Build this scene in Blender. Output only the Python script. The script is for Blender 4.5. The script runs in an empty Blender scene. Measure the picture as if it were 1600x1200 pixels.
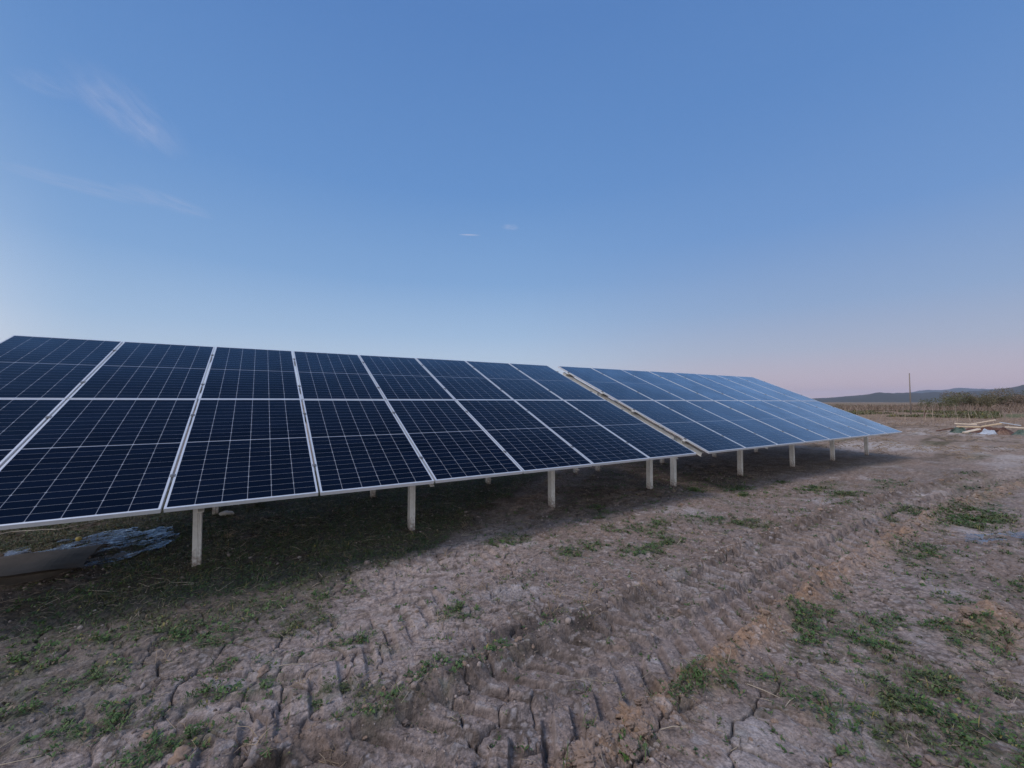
import bpy, math, random
import numpy as np
from mathutils import Vector

R = math.radians
S = bpy.context.scene
COL = S.collection
random.seed(7)
RNG = np.random.default_rng(11)

# ------------------------------------------------------------------ camera, sky, sun, exposure
CAM = (2.9486, -4.3316, 1.609)
cam = bpy.data.cameras.new('camera')
cam.sensor_width = 36.0
cam.lens = 646.51 / 1600 * 36
cam.clip_start = 0.05
cam.clip_end = 30000
cam_o = bpy.data.objects.new('camera', cam)
COL.objects.link(cam_o)
cam_o.location = CAM
cam_o.rotation_euler = (R(90 + 2.48), 0, R(-31.481))
S.camera = cam_o

SUN_EL, SUN_AZ = 54.0, -78.0          # degrees; azimuth from +Y towards +X
SUN_STRENGTH, SUN_ANGLE = 1.85, 26.0
EXPOSURE = 0.0
SKY_STRENGTH = 0.1

world = bpy.data.worlds.new("World")
S.world = world
world.use_nodes = True


def build_world():
    nt = world.node_tree
    N, Lk = nt.nodes, nt.links
    bg = N['Background']
    bg.inputs['Strength'].default_value = SKY_STRENGTH
    sk = N.new('ShaderNodeTexSky')
    sk.sky_type = 'NISHITA'
    sk.sun_disc = False
    sk.sun_elevation = R(SUN_EL)
    sk.sun_rotation = R(SUN_AZ)
    tc = N.new('ShaderNodeTexCoord')
    sep = N.new('ShaderNodeSeparateXYZ')
    Lk.new(tc.outputs['Generated'], sep.inputs[0])

    def s2l(c):
        return tuple(((v / 255) / 12.92 if v / 255 < .04045 else (((v / 255) + .055) / 1.055) ** 2.4) for v in c)

    def ramp(stops):
        r = N.new('ShaderNodeValToRGB')
        r.color_ramp.interpolation = 'EASE' if False else 'LINEAR'
        e = r.color_ramp.elements
        while len(e) < len(stops):
            e.new(0.5)
        for k, (el, c, g) in enumerate(stops):
            e[k].position = max(0.0, math.sin(R(el)))
            l = s2l(c)
            e[k].color = (l[0] * g, l[1] * g, l[2] * g, 1)
        Lk.new(sep.outputs['Z'], r.inputs['Fac'])
        return r.outputs['Color']

    north = ramp([(0, (202, 210, 220), 1.03), (4, (190, 206, 224), 1.02), (9, (162, 190, 222), 1), (16, (130, 168, 214), 1),
                  (27, (103, 147, 204), 1), (44, (87, 130, 191), 1), (65, (90, 128, 184), 1.1), (90, (105, 135, 180), 1.1)])
    east = ramp([(0, (212, 178, 176), 1.05), (2.5, (194, 178, 188), 1.04), (6, (170, 178, 200), 1), (11, (143, 168, 205), 1),
                 (20, (112, 151, 205), 1), (34, (92, 135, 195), 1), (55, (86, 126, 186), 1), (90, (105, 135, 180), 1.1)])
    west = ramp([(0, (250, 214, 180), 2.2), (5, (245, 222, 200), 2.0), (11, (225, 222, 222), 1.6), (20, (190, 205, 225), 1.1),
                 (34, (150, 180, 218), 1), (50, (115, 152, 202), 1), (70, (105, 140, 190), 1.2), (90, (105, 135, 180), 1.1)])

    def smooth(sock, a, b):
        m = N.new('ShaderNodeMapRange')
        m.interpolation_type = 'SMOOTHSTEP'
        m.inputs['From Min'].default_value = a
        m.inputs['From Max'].default_value = b
        Lk.new(sock, m.inputs['Value'])
        return m.outputs['Result']

    def mix(fac, a, b, mode='MIX'):
        m = N.new('ShaderNodeMix')
        m.data_type = 'RGBA'
        m.blend_type = mode
        if isinstance(fac, float):
            m.inputs[0].default_value = fac
        else:
            Lk.new(fac, m.inputs[0])
        for sock, k in ((a, 6), (b, 7)):
            if isinstance(sock, tuple):
                m.inputs[k].default_value = sock
            else:
                Lk.new(sock, m.inputs[k])
        return m.outputs[2]

    def mth(op, a, b=None, c=None):
        m = N.new('ShaderNodeMath')
        m.operation = op
        for k, v in enumerate((a, b, c)):
            if v is None:
                continue
            if isinstance(v, (int, float)):
                m.inputs[k].default_value = v
            else:
                Lk.new(v, m.inputs[k])
        return m.outputs[0]

    c = mix(smooth(sep.outputs['X'], 0.45, 0.97), north, east)
    c = mix(smooth(sep.outputs['X'], -0.22, -0.85), c, west)
    # southern sky behind the camera, brightened as added fill light for the ground
    south = ramp([(0, (232, 214, 200), 2.0), (8, (224, 216, 214), 2.0), (20, (200, 208, 222), 1.7), (40, (165, 187, 218), 1.3),
                  (65, (125, 155, 200), 1.1), (90, (105, 135, 180), 1.1)])
    c = mix(smooth(sep.outputs['Y'], -0.05, -0.7), c, south)

    # thin cirrus: a streaky noise on the plane of the clouds, kept to a few patches
    zc = mth('MAXIMUM', sep.outputs['Z'], 0.03)
    px = mth('DIVIDE', sep.outputs['X'], zc)
    py = mth('DIVIDE', sep.outputs['Y'], zc)

    def patch(cx, cy, ang, lx, ly, seed, amount, sc=3.0):
        ca, sa = math.cos(ang), math.sin(ang)
        dx, dy = mth('SUBTRACT', px, cx), mth('SUBTRACT', py, cy)
        u = mth('ADD', mth('MULTIPLY', dx, ca / lx), mth('MULTIPLY', dy, sa / lx))
        v = mth('ADD', mth('MULTIPLY', dx, -sa / ly), mth('MULTIPLY', dy, ca / ly))
        cb = N.new('ShaderNodeCombineXYZ')
        Lk.new(mth('MULTIPLY', u, 0.8), cb.inputs[0])
        Lk.new(mth('MULTIPLY', v, 1.3), cb.inputs[1])
        cb.inputs[2].default_value = seed
        n = N.new('ShaderNodeTexNoise')
        n.inputs['Scale'].default_value = sc
        n.inputs['Detail'].default_value = 6
        n.inputs['Roughness'].default_value = .62
        n.inputs['Distortion'].default_value = .5
        Lk.new(cb.outputs[0], n.inputs['Vector'])
        r2 = mth('ADD', mth('MULTIPLY', u, u), mth('MULTIPLY', v, v))
        body = smooth(r2, 1.0, 0.0)
        f = mth('MULTIPLY', body, smooth(n.outputs['Fac'], .26, .72))
        return mth('MULTIPLY', f, amount)

    fsum = None
    for a in CIRRUS:
        f = patch(*a)
        fsum = f if fsum is None else mth('ADD', fsum, f)
    fsum = mth('MINIMUM', fsum, 0.8)
    c = mix(fsum, c, s2l((206, 204, 222)) + (1,))

    sc = N.new('ShaderNodeVectorMath')
    sc.operation = 'SCALE'
    Lk.new(c, sc.inputs[0])
    sc.inputs['Scale'].default_value = 1.0 / SKY_STRENGTH
    out = mix(0.04, sc.outputs[0], sk.outputs[0])
    Lk.new(out, bg.inputs['Color'])


def sky_point(x, y):
    """image point of the reference -> point on the cloud plane (direction divided by its height)"""
    f = 646.51
    u, v = (x - 800) / f, (y - 600) / f
    p = R(2.48)
    a = R(31.481)
    yy = math.cos(p) + v * math.sin(p)
    zz = math.sin(p) - v * math.cos(p)
    dx, dy = u * math.cos(a) + yy * math.sin(a), -u * math.sin(a) + yy * math.cos(a)
    return dx / zz, dy / zz


def streak(x0, y0, x1, y1, width, seed, amount, sc=3.0):
    a, b = sky_point(x0, y0), sky_point(x1, y1)
    L = math.hypot(b[0] - a[0], b[1] - a[1])
    return ((a[0] + b[0]) / 2, (a[1] + b[1]) / 2, math.atan2(b[1] - a[1], b[0] - a[0]), L / 2, width, seed, amount, sc)


CIRRUS = [
    streak(100, 70, 275, 255, .15, 1.3, .16, 1.9),
    streak(130, 120, 250, 230, .11, 7.3, .14, 1.6),
    streak(10, 100, 120, 160, .09, 2.7, .10, 2),
    streak(-30, 250, 265, 325, .12, 4.1, .15, 2.4),
    streak(170, 280, 340, 345, .12, 5.9, .16, 2.2),
    streak(782, 352, 812, 358, .05, 8.2, .26, 1.0),
    streak(714, 366.5, 754, 367.5, .012, 9.4, .7, .6),
]
build_world()

sun = bpy.data.lights.new('sun', 'SUN')
sun.energy = SUN_STRENGTH
sun.angle = R(SUN_ANGLE)
sun.color = (1.0, .88, .79)
sun_o = bpy.data.objects.new('sun', sun)
COL.objects.link(sun_o)
d_ = Vector((math.sin(R(SUN_AZ)) * math.cos(R(SUN_EL)), math.cos(R(SUN_AZ)) * math.cos(R(SUN_EL)), math.sin(R(SUN_EL))))
sun_o.rotation_euler = d_.to_track_quat('Z', 'Y').to_euler()
sun_o.location = (-20, -20, 30)

S.view_settings.view_transform = 'Standard'
S.view_settings.look = 'None'
S.view_settings.exposure = EXPOSURE
S.view_settings.gamma = 1
S.view_settings.use_curve_mapping = False
S.render.engine = 'CYCLES'
S.cycles.max_bounces = 6
S.cycles.diffuse_bounces = 3
S.cycles.volume_bounces = 0
S.cycles.use_denoising = True
S.cycles.denoising_prefilter = 'NONE'


# ------------------------------------------------------------------ helpers
def tag(o, label=None, cat=None, group=None, kind=None):
    if label:
        o['label'] = label
    if cat:
        o['category'] = cat
    if group:
        o['group'] = group
    if kind:
        o['kind'] = kind
    return o


def link(name, me, parent=None):
    o = bpy.data.objects.new(name, me)
    COL.objects.link(o)
    if parent is not None:
        o.parent = parent
    return o


def empty(name, loc):
    o = bpy.data.objects.new(name, None)
    o.empty_display_size = .2
    o.location = loc
    COL.objects.link(o)
    return o


class MB:
    def __init__(self):
        self.v, self.f, self.m = [], [], []

    def face(self, pts, mat=0):
        b = len(self.v)
        self.v += [tuple(p) for p in pts]
        self.f.append(tuple(range(b, b + len(pts))))
        self.m.append(mat)

    def box(self, x0, y0, z0, x1, y1, z1, mat=0, fn=None):
        p = [(x0, y0, z0), (x1, y0, z0), (x1, y1, z0), (x0, y1, z0), (x0, y0, z1), (x1, y0, z1), (x1, y1, z1), (x0, y1, z1)]
        if fn:
            p = [fn(q) for q in p]
        b = len(self.v)
        self.v += p
        for q in ((0, 3, 2, 1), (4, 5, 6, 7), (0, 1, 5, 4), (1, 2, 6, 5), (2, 3, 7, 6), (3, 0, 4, 7)):
            self.f.append(tuple(b + k for k in q))
            self.m.append(mat)

    def tube(self, pts, radii, n=8, mat=0, cap=True):
        b0 = len(self.v)
        pts = [Vector(p) for p in pts]
        for k, p in enumerate(pts):
            t = (pts[min(k + 1, len(pts) - 1)] - pts[max(k - 1, 0)]).normalized()
            a = t.orthogonal().normalized() if k == 0 else (pa - t * pa.dot(t)).normalized()
            pa = a
            bb = t.cross(a)
            r = radii[k] if hasattr(radii, '__len__') else radii
            for j in range(n):
                an = 2 * math.pi * j / n
                self.v.append(tuple(p + (a * math.cos(an) + bb * math.sin(an)) * r))
        for k in range(len(pts) - 1):
            for j in range(n):
                self.f.append((b0 + k * n + j, b0 + k * n + (j + 1) % n, b0 + (k + 1) * n + (j + 1) % n, b0 + (k + 1) * n + j))
                self.m.append(mat)
        if cap:
            self.f.append(tuple(b0 + j for j in range(n))[::-1])
            self.m.append(mat)
            e = b0 + (len(pts) - 1) * n
            self.f.append(tuple(e + j for j in range(n)))
            self.m.append(mat)

    def prism(self, poly, z0, z1, mat=0):
        """extrude a closed xy outline along z; works for concave outlines"""
        n = len(poly)
        b = len(self.v)
        self.v += [(p[0], p[1], z0) for p in poly] + [(p[0], p[1], z1) for p in poly]
        for j in range(n):
            self.f.append((b + j, b + (j + 1) % n, b + n + (j + 1) % n, b + n + j))
            self.m.append(mat)
        self.f.append(tuple(b + j for j in range(n))[::-1])
        self.m.append(mat)
        self.f.append(tuple(b + n + j for j in range(n)))
        self.m.append(mat)

    def mesh(self, name, mats, smooth=False):
        me = bpy.data.meshes.new(name)
        me.from_pydata(self.v, [], self.f)
        for m in mats:
            me.materials.append(m)
        if any(self.m):
            me.polygons.foreach_set('material_index', self.m)
        if smooth:
            me.polygons.foreach_set('use_smooth', [True] * len(self.f))
        me.update()
        return me

    def build(self, name, mats, parent=None, smooth=False):
        return link(name, self.mesh(name, mats if isinstance(mats, list) else [mats], smooth), parent)


def np_mesh(name, V, quads=None, tris=None, mats=(), smooth=False, col=None):
    """fast mesh from numpy arrays"""
    me = bpy.data.meshes.new(name)
    me.vertices.add(len(V))
    me.vertices.foreach_set('co', np.ascontiguousarray(V, dtype=np.float32).ravel())
    loops, starts = [], []
    pos = 0
    if quads is not None and len(quads):
        loops.append(quads.ravel())
        starts.append(pos + 4 * np.arange(len(quads)))
        pos += 4 * len(quads)
    if tris is not None and len(tris):
        loops.append(tris.ravel())
        starts.append(pos + 3 * np.arange(len(tris)))
        pos += 3 * len(tris)
    loops = np.concatenate(loops).astype(np.int32)
    starts = np.concatenate(starts).astype(np.int32)
    me.loops.add(len(loops))
    me.loops.foreach_set('vertex_index', loops)
    me.polygons.add(len(starts))
    me.polygons.foreach_set('loop_start', starts)
    for m in mats:
        me.materials.append(m)
    me.update(calc_edges=True)
    if smooth:
        me.polygons.foreach_set('use_smooth', np.ones(len(starts), dtype=bool))
    if col is not None:
        at = me.color_attributes.new('albedo', 'FLOAT_COLOR', 'POINT')
        c4 = np.ones((len(V), 4), dtype=np.float32)
        c4[:, :3] = col
        at.data.foreach_set('color', c4.ravel())
    me.validate(verbose=False)
    return me


def nmat(name, color, rough=.6, metal=0.0, noise=None, bump=None, spec=.5, rand=None, ior=None):
    """Principled with noise-varied colour: noise=(scale, amount, second colour); bump=(scale, strength, distance)"""
    m = bpy.data.materials.new(name)
    m.use_nodes = True
    nt = m.node_tree
    b = nt.nodes['Principled BSDF']
    b.inputs['Base Color'].default_value = (*color, 1)
    b.inputs['Roughness'].default_value = rough
    b.inputs['Metallic'].default_value = metal
    b.inputs['Specular IOR Level'].default_value = spec
    if ior:
        b.inputs['IOR'].default_value = ior
    tc = nt.nodes.new('ShaderNodeTexCoord')
    src = None
    if noise:
        n = nt.nodes.new('ShaderNodeTexNoise')
        n.inputs['Scale'].default_value = noise[0]
        n.inputs['Detail'].default_value = 6
        n.inputs['Roughness'].default_value = .65
        nt.links.new(tc.outputs['Object'], n.inputs['Vector'])
        r = nt.nodes.new('ShaderNodeMapRange')
        r.inputs['From Min'].default_value = .35
        r.inputs['From Max'].default_value = .68
        r.inputs['To Max'].default_value = noise[1]
        nt.links.new(n.outputs['Fac'], r.inputs['Value'])
        mx = nt.nodes.new('ShaderNodeMix')
        mx.data_type = 'RGBA'
        mx.inputs[6].default_value = (*color, 1)
        mx.inputs[7].default_value = (*noise[2], 1)
        nt.links.new(r.outputs[0], mx.inputs[0])
        src = mx.outputs[2]
    if rand:
        g = nt.nodes.new('ShaderNodeNewGeometry')
        hs = nt.nodes.new('ShaderNodeHueSaturation')
        r = nt.nodes.new('ShaderNodeMapRange')
        r.inputs['To Min'].default_value = 1 - rand
        r.inputs['To Max'].default_value = 1 + rand
        nt.links.new(g.outputs['Random Per Island'], r.inputs['Value'])
        nt.links.new(r.outputs[0], hs.inputs['Value'])
        if src:
            nt.links.new(src, hs.inputs['Color'])
        else:
            hs.inputs['Color'].default_value = (*color, 1)
        src = hs.outputs[0]
    if src:
        nt.links.new(src, b.inputs['Base Color'])
    if bump:
        n = nt.nodes.new('ShaderNodeTexNoise')
        n.inputs['Scale'].default_value = bump[0]
        n.inputs['Detail'].default_value = 5
        nt.links.new(tc.outputs['Object'], n.inputs['Vector'])
        bp = nt.nodes.new('ShaderNodeBump')
        bp.inputs['Strength'].default_value = bump[1]
        bp.inputs['Distance'].default_value = bump[2]
        nt.links.new(n.outputs['Fac'], bp.inputs['Height'])
        nt.links.new(bp.outputs[0], b.inputs['Normal'])
    return m


def attr_mat(name, rough=.9, bump=None, spec=.25, transl=False):
    m = bpy.data.materials.new(name)
    m.use_nodes = True
    nt = m.node_tree
    b = nt.nodes['Principled BSDF']
    a = nt.nodes.new('ShaderNodeVertexColor')
    a.layer_name = 'albedo'
    nt.links.new(a.outputs['Color'], b.inputs['Base Color'])
    b.inputs['Roughness'].default_value = rough
    b.inputs['Specular IOR Level'].default_value = spec
    return m


# ------------------------------------------------------------------ noise in numpy
def _hash(ix, iy, seed):
    h = (ix.astype(np.int64) * 374761393 + iy.astype(np.int64) * 668265263 + seed * 1442695041) & 0xffffffff
    h = ((h ^ (h >> 13)) * 1274126177) & 0xffffffff
    h = ((h ^ (h >> 16)) * 2246822519) & 0xffffffff
    return (h ^ (h >> 15)) & 0xffffffff


def pn(x, y, seed=0):
    x0, y0 = np.floor(x), np.floor(y)
    fx, fy = x - x0, y - y0
    u, v = fx * fx * fx * (fx * (fx * 6 - 15) + 10), fy * fy * fy * (fy * (fy * 6 - 15) + 10)

    def g(dx, dy):
        a = _hash(x0 + dx, y0 + dy, seed) * (2 * np.pi / 4294967296.0)
        return np.cos(a) * (fx - dx) + np.sin(a) * (fy - dy)
    a, b, c, d = g(0, 0), g(1, 0), g(0, 1), g(1, 1)
    return ((a * (1 - u) + b * u) * (1 - v) + (c * (1 - u) + d * u) * v) * 1.4


def fbm(x, y, octv=4, seed=0, gain=.5):
    s, a, t = 0, 1, 0
    for k in range(octv):
        s = s + a * pn(x * 2 ** k + 17.3 * k, y * 2 ** k - 9.1 * k, seed + k)
        t += a
        a *= gain
    return s / t


def vor(x, y, seed=0, jit=.9):
    """F1, F2 and a random number of the nearest cell"""
    x0, y0 = np.floor(x), np.floor(y)
    f1 = np.full(x.shape, 9.0)
    f2 = np.full(x.shape, 9.0)
    idv = np.zeros(x.shape)
    for dx in (-1, 0, 1):
        for dy in (-1, 0, 1):
            h = _hash(x0 + dx, y0 + dy, seed)
            cx = x0 + dx + .5 + jit * ((h & 0xffff) / 65536.0 - .5)
            cy = y0 + dy + .5 + jit * (((h >> 16) & 0xffff) / 65536.0 - .5)
            d = np.hypot(cx - x, cy - y)
            near = d < f1
            f2 = np.where(near, f1, np.minimum(f2, d))
            idv = np.where(near, ((h * 2654435761) & 0xffff) / 65536.0, idv)
            f1 = np.where(near, d, f1)
    return f1, f2, idv


def ss(a, b, x):
    t = np.clip((x - a) / (b - a), 0, 1)
    return t * t * (3 - 2 * t)


def seg_dist(x, y, pts):
    """distance to a polyline, signed side and position along it"""
    best = np.full(x.shape, 1e9)
    side = np.zeros(x.shape)
    along = np.zeros(x.shape)
    acc = 0
    for (ax, ay), (bx, by) in zip(pts[:-1], pts[1:]):
        L = math.hypot(bx - ax, by - ay)
        ux, uy = (bx - ax) / L, (by - ay) / L
        t = np.clip((x - ax) * ux + (y - ay) * uy, 0, L)
        d = np.hypot(x - ax - ux * t, y - ay - uy * t)
        sd = (x - ax) * -uy + (y - ay) * ux
        n = d < best
        best = np.where(n, d, best)
        side = np.where(n, np.sign(sd), side)
        along = np.where(n, acc + t, along)
        acc += L
    return best, best * side, along


# ------------------------------------------------------------------ the ground
RUT = [(-3, -3.1), (1.0, -2.75), (2.6, -2.58), (4.2, -2.46), (5, -2.36), (6, -2.28), (7.7, -2.1), (11.2, -1.98), (15, -2.1), (24, -3.2)]
PATH = [(-1, -3.5), (2.2, -2.2), (3.2, -1.62), (4.15, -1.0), (4.95, -.35), (6.2, .85), (7.3, 1.75), (9.2, 3.2), (14, 6.0), (30, 13)]
RUT3 = [(7.6, -6.5), (7.35, -4.6), (7.75, -3.75), (9.2, -3.4), (14, -3.9), (22, -6.0)]
POSTS_X = [.24, 2.47, 4.61, 6.79, 8.99, 9.65, 11.88, 14.14, 16.34, 18.62]
WEED_SPOTS = [  # x, y, radius along x, radius along y, strength
    (1.94, -.48, .28, .2, 1), (2.21, -.97, .28, .2, 1), (2.45, -.62, .3, .22, .9), (2.64, -1.76, .26, .14, 1), (2.78, -.77, .25, .2, .8),
    (1.94, -1.15, .3, .18, 1), (2.25, -1.45, .3, .15, .8), (3.34, -1.76, .14, .09, 1), (4.27, -1.36, .16, .12, 1), (4.27, -1.94, .2, .1, 1),
    (3.95, -1.93, .18, .1, .9), (3.9, -2.06, .16, .08, .8), (6.32, -3.0, .3, .2, .9), (6.0, -3.48, .35, .25, 1), (5.92, -3.75, .3, .2, 1),
    (6.45, -2.82, .3, .14, 1), (6.7, -3.15, .4, .2, .8), (5.5, -3.5, .25, .12, .7), (5.92, -.8, .35, .25, .8), (6.63, -1.24, .4, .2, .9),
    (6.9, -.6, .4, .25, .5), (12.2, -.66, 1.0, .22, .9), (13.14, -1.23, 1.2, .3, 1), (11.34, -2.75, 1.0, .3, .9), (12.7, -2.68, 1.5, .4, .8),
    (8.3, -1.3, .5, .25, .7), (7.6, -.7, .5, .2, .6), (9.0, -2.75, .6, .25, .6), (15.0, -2.2, 1.6, .5, .8), (7.0, -3.45, .3, .2, .8), (8.2, -3.3, .5, .2, .6),
    (4.75, -2.95, .2, .08, .6), (5.1, -3.15, .2, .1, .5), (5.0, -1.75, .15, .1, .7), (3.0, -.35, .3, .25, .7), (3.2, -.95, .2, .15, .6), (2.65, -.25, .35, .2, .6),
    (3.5, -.5, .25, .25, .8), (3.1, -1.3, .2, .12, .6), (3.7, -1.55, .12, .08, .6), (4.45, -2.95, .15, .06, .6)]

_r = random.Random(21)
for (x0, x1, y0, y1, n, ra, rb) in ((1.1, 3.6, -2.1, .5, 95, .06, .16), (4.7, 9.5, -4.0, -2.75, 34, .06, .2), (4.6, 14, -1.7, .5, 26, .08, .3), (10, 18, -4.2, -1.0, 30, .1, .32)):
    for _ in range(n):
        a_ = _r.uniform(ra, rb)
        WEED_SPOTS.append((_r.uniform(x0, x1), _r.uniform(y0, y1), a_ * _r.uniform(.9, 1.7), a_ * _r.uniform(.5, 1.0), _r.uniform(.5, 1)))


def masks(x, y):
    r = {}
    _, v, s = seg_dist(x, y, RUT)
    r['rv'], r['rs'] = v, s
    d2, v2, s2 = seg_dist(x, y, PATH)
    r['pv'], r['ps'] = v2, s2
    d3, v3, _ = seg_dist(x, y, RUT3)
    r['qv'] = v3
    wob = fbm(x * 1.1, y * 1.1, 3, 71)
    r['wob'] = wob
    r['path'] = ss(.62, .3, np.abs(v2) + .3 * wob) * ss(1.4, 2.2, x)
    r['rut'] = ss(.42, .345, np.abs(v) + .07 * wob)
    # dense low weeds under the near table, left of the path
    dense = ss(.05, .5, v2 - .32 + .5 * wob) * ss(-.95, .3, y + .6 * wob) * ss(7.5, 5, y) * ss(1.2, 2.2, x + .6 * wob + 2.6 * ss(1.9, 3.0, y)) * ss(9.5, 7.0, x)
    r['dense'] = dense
    spots = np.zeros(x.shape)
    for (cx, cy, rx, ry, k) in WEED_SPOTS:
        q = np.hypot((x - cx) / rx, (y - cy) / ry)
        spots = np.maximum(spots, k * ss(1.8, .1, q))
    r['spots'] = spots
    n1 = fbm(x * 2.3, y * 2.3, 4, 5)
    n2 = fbm(x * .35, y * .35, 3, 15)
    bg = ss(.12, .5, n1 + .45 * n2 - .12) * .55
    bg = bg * (1 - .8 * r['path']) * (1 - r['rut']) * ss(16, 9, np.abs(y) + .25 * np.abs(x - 6))
    spots_n = spots * ss(-.25, .15, n1 + .35 * (spots - .4)) * ss(-.22, .12, fbm(x * 7, y * 7, 3, 16) + .12)
    r['weed'] = np.clip(np.maximum(np.maximum(dense * ss(-.35, .2, n1 + .22), spots_n), bg * .45), 0, 1)
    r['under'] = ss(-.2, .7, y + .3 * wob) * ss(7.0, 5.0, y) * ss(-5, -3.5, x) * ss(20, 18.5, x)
    return r


def height(x, y, M=None, fine=True):
    if M is None:
        M = masks(x, y)
    dist = np.hypot(x - CAM[0], y - CAM[1])
    f1 = ss(60, 14, dist)
    f2 = ss(24, 8, dist)
    wx, wy = x + .09 * fbm(x * 2.1, y * 2.1, 2, 31), y + .09 * fbm(x * 2.1, y * 2.1, 2, 47)
    h = .035 * pn(x * .3, y * .3, 1) * ss(200, 60, dist) * ss(1.5, 5, dist)
    h = h + f1 * (.022 * pn(x * 1.05, y * 1.05, 2) + .014 * fbm(x * 2.7, y * 2.7, 3, 3))
    rough = np.clip(.65 + .6 * pn(x * .8, y * .8, 4), .25, 1.3)
    h = h + f1 * rough * .008 * fbm(x * 7.5, y * 7.5, 3, 6)
    v, s = M['rv'], M['rs']
    av = np.abs(v)
    rutz = ss(26, 14, x)
    rut = M['rut'] * rutz
    # wheel rut with lug prints, clods squeezed out along its edge
    brk = ss(-.5, -.05, fbm(s * 1.3, v * 2.5, 3, 22) + .12)
    lug = np.sin(2 * np.pi * (s + .75 * av) / .20 + .5 * pn(s * 1.5, v * 2, 91))
    lug = ss(-.85, -.05, lug) * ss(.02, .07, np.abs(v + .02 * pn(s * 4, v, 92)))
    h = h - rut * .095 + rut * brk * (.050 + .030 * ss(4.5, 7, x)) * lug * f1
    near_ridge = np.exp(-((v + .43) / .10) ** 2) * rutz
    far_ridge = np.exp(-((v - .42) / .09) ** 2) * rutz
    lump = .5 + 1.0 * np.abs(fbm(x * 6.0, y * 6.0, 3, 24)) + .55 * pn(s * 2.6, v * 2, 25)
    h = h + (.066 + .045 * ss(4.6, 6.5, x)) * near_ridge * np.clip(lump, .15, 1.8) + .055 * far_ridge * np.clip(lump, .1, 1.7)
    # second wheel path, pressed flat
    pth = M['path']
    lug2 = ss(-.8, .0, np.sin(2 * np.pi * (M['ps'] + .75 * np.abs(M['pv'])) / .19 + .6 * pn(x * 2, y * 2, 93)))
    tread = ss(.34, .22, np.abs(M['pv'])) * pth * ss(-.25, .15, fbm(M['ps'] * .8, M['pv'] * 2, 2, 27) + .05)
    h = h - pth * .016 + tread * (.036 * lug2 - .014) * f1
    # old rut on the right with a heap of turned clay beside it
    q = M['qv']
    h = h - .09 * np.exp(-(q / .17) ** 2) * ss(7.2, 7.6, x) * ss(12, 8, x)
    g = np.exp(-(((x - 7.5) / .42) ** 2 + ((y + 3.52) / .13) ** 2))
    h = h + g * (.10 + .10 * np.abs(fbm(x * 7, y * 7, 3, 29)))
    # mud pit between the tracks
    pit = np.exp(-(((x - 4.62) / .36) ** 2 + ((y + 1.80 - .08 * (x - 4.6)) / .085) ** 2) ** 2)
    h = h * (1 - .7 * pit) - .05 * pit
    for bx_ in POSTS_X:
        for by_ in (.79, 2.83):
            h = h + .035 * np.exp(-(((x - bx_) ** 2 + (y - by_) ** 2) / .020)) * (.6 + .8 * np.abs(pn(x * 9, y * 9, 95)))
    if fine:
        CZ = np.exp(-(((x - 2.95) / .75) ** 2 + ((y + 1.45) / .75) ** 2) ** 2) + np.exp(-(((x - 5.4) / .7) ** 2 + ((y + 3.25) / .4) ** 2) ** 2)
        pm = ss(-.25, .2, fbm(x * 1.3 + 9, y * 1.3, 3, 84)) * (1 - .85 * CZ)
        # crumbs and clods
        crumb = np.clip(near_ridge + .7 * far_ridge + .03 * rut + .18 * ss(.1, .45, fbm(x * 1.4, y * 1.4, 3, 33)) + g + .12, 0, 1.1)
        for sc, amp, sd in ((7, .050, 51), (14, .030, 52), (29, .0135, 53)):
            a, b, idv = vor(wx * sc, wy * sc, sd)
            rad = .20 + .30 * idv
            bump = np.clip(1 - (a / rad) ** 2, 0, 1) ** .8 * rad
            keep = (idv * 7.13 % 1.0) < (.18 + .75 * crumb)
            h = h + f2 * amp * bump * keep * crumb * (1 - .85 * pit)
        # drying cracks, plates slightly curled between them
        cw = fbm(x * 9, y * 9, 2, 61) * .05
        cw = cw + .35 * (.5 + .5 * pn(x * .5, y * .5, 68)) * fbm(x * 3.1, y * 3.1, 2, 67) * .25
        a, b, idv = vor((wx + cw) * 4.1, (wy - cw) * 4.1, 62)
        cm = np.maximum(CZ, ss(-.15, .2, fbm(x * .9, y * .9, 2, 63) + .12 - .25 * pm)) * (1 - .6 * M['weed'])
        edge = (b - a)
        h = h + f2 * cm * (.010 * (idv - .5) + .010 * ss(.0, .5, edge) - .040 * ss(.072, .018, edge) * ss(-.45, -.05, fbm(x * 3.7, y * 3.7, 2, 69)))
        a, b, idv = vor((wx + cw) * 11, (wy + cw) * 11, 64)
        edge = b - a
        h = h + f2 * cm * ss(-.1, .3, fbm(x * 2.1, y * 2.1, 2, 65)) * (.006 * (idv - .5) - .014 * ss(.085, .025, edge) * ss(-.3, .1, fbm(x * 5, y * 5, 2, 70)))
        # irregular crevices and torn edges of the crust
        k1 = fbm(wx * 4.3 + 3, wy * 4.3, 4, 81, .55)
        k2 = fbm(wx * 10.5, wy * 10.5 + 5, 4, 82, .55)
        k3 = fbm(wx * 23, wy * 23, 3, 83, .55)
        am = (.12 + .70 * pm) * (1 - .8 * pit) * (1 - .75 * rut) * (1 - .6 * tread)
        h = h + f2 * am * (-.020 * ss(.026, .004, np.abs(k1)) - .010 * ss(.040, .006, np.abs(k2)) * ss(.1, .3, np.abs(k1)) - .003 * ss(.07, .0, np.abs(k3))
                           + .012 * ss(.03, .16, k1) + .005 * ss(.0, .10, k2))
        # flaking crust and fine crumbs
        fl = fbm(x * 12, y * 12, 4, 72, .6)
        h = h + f2 * (.005 * ss(-.02, .04, fl) + .004 * ss(.16, .22, fl) - .004 * ss(-.20, -.27, fl)) * (1 - .9 * pit) * (.3 + .7 * pm)
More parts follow.
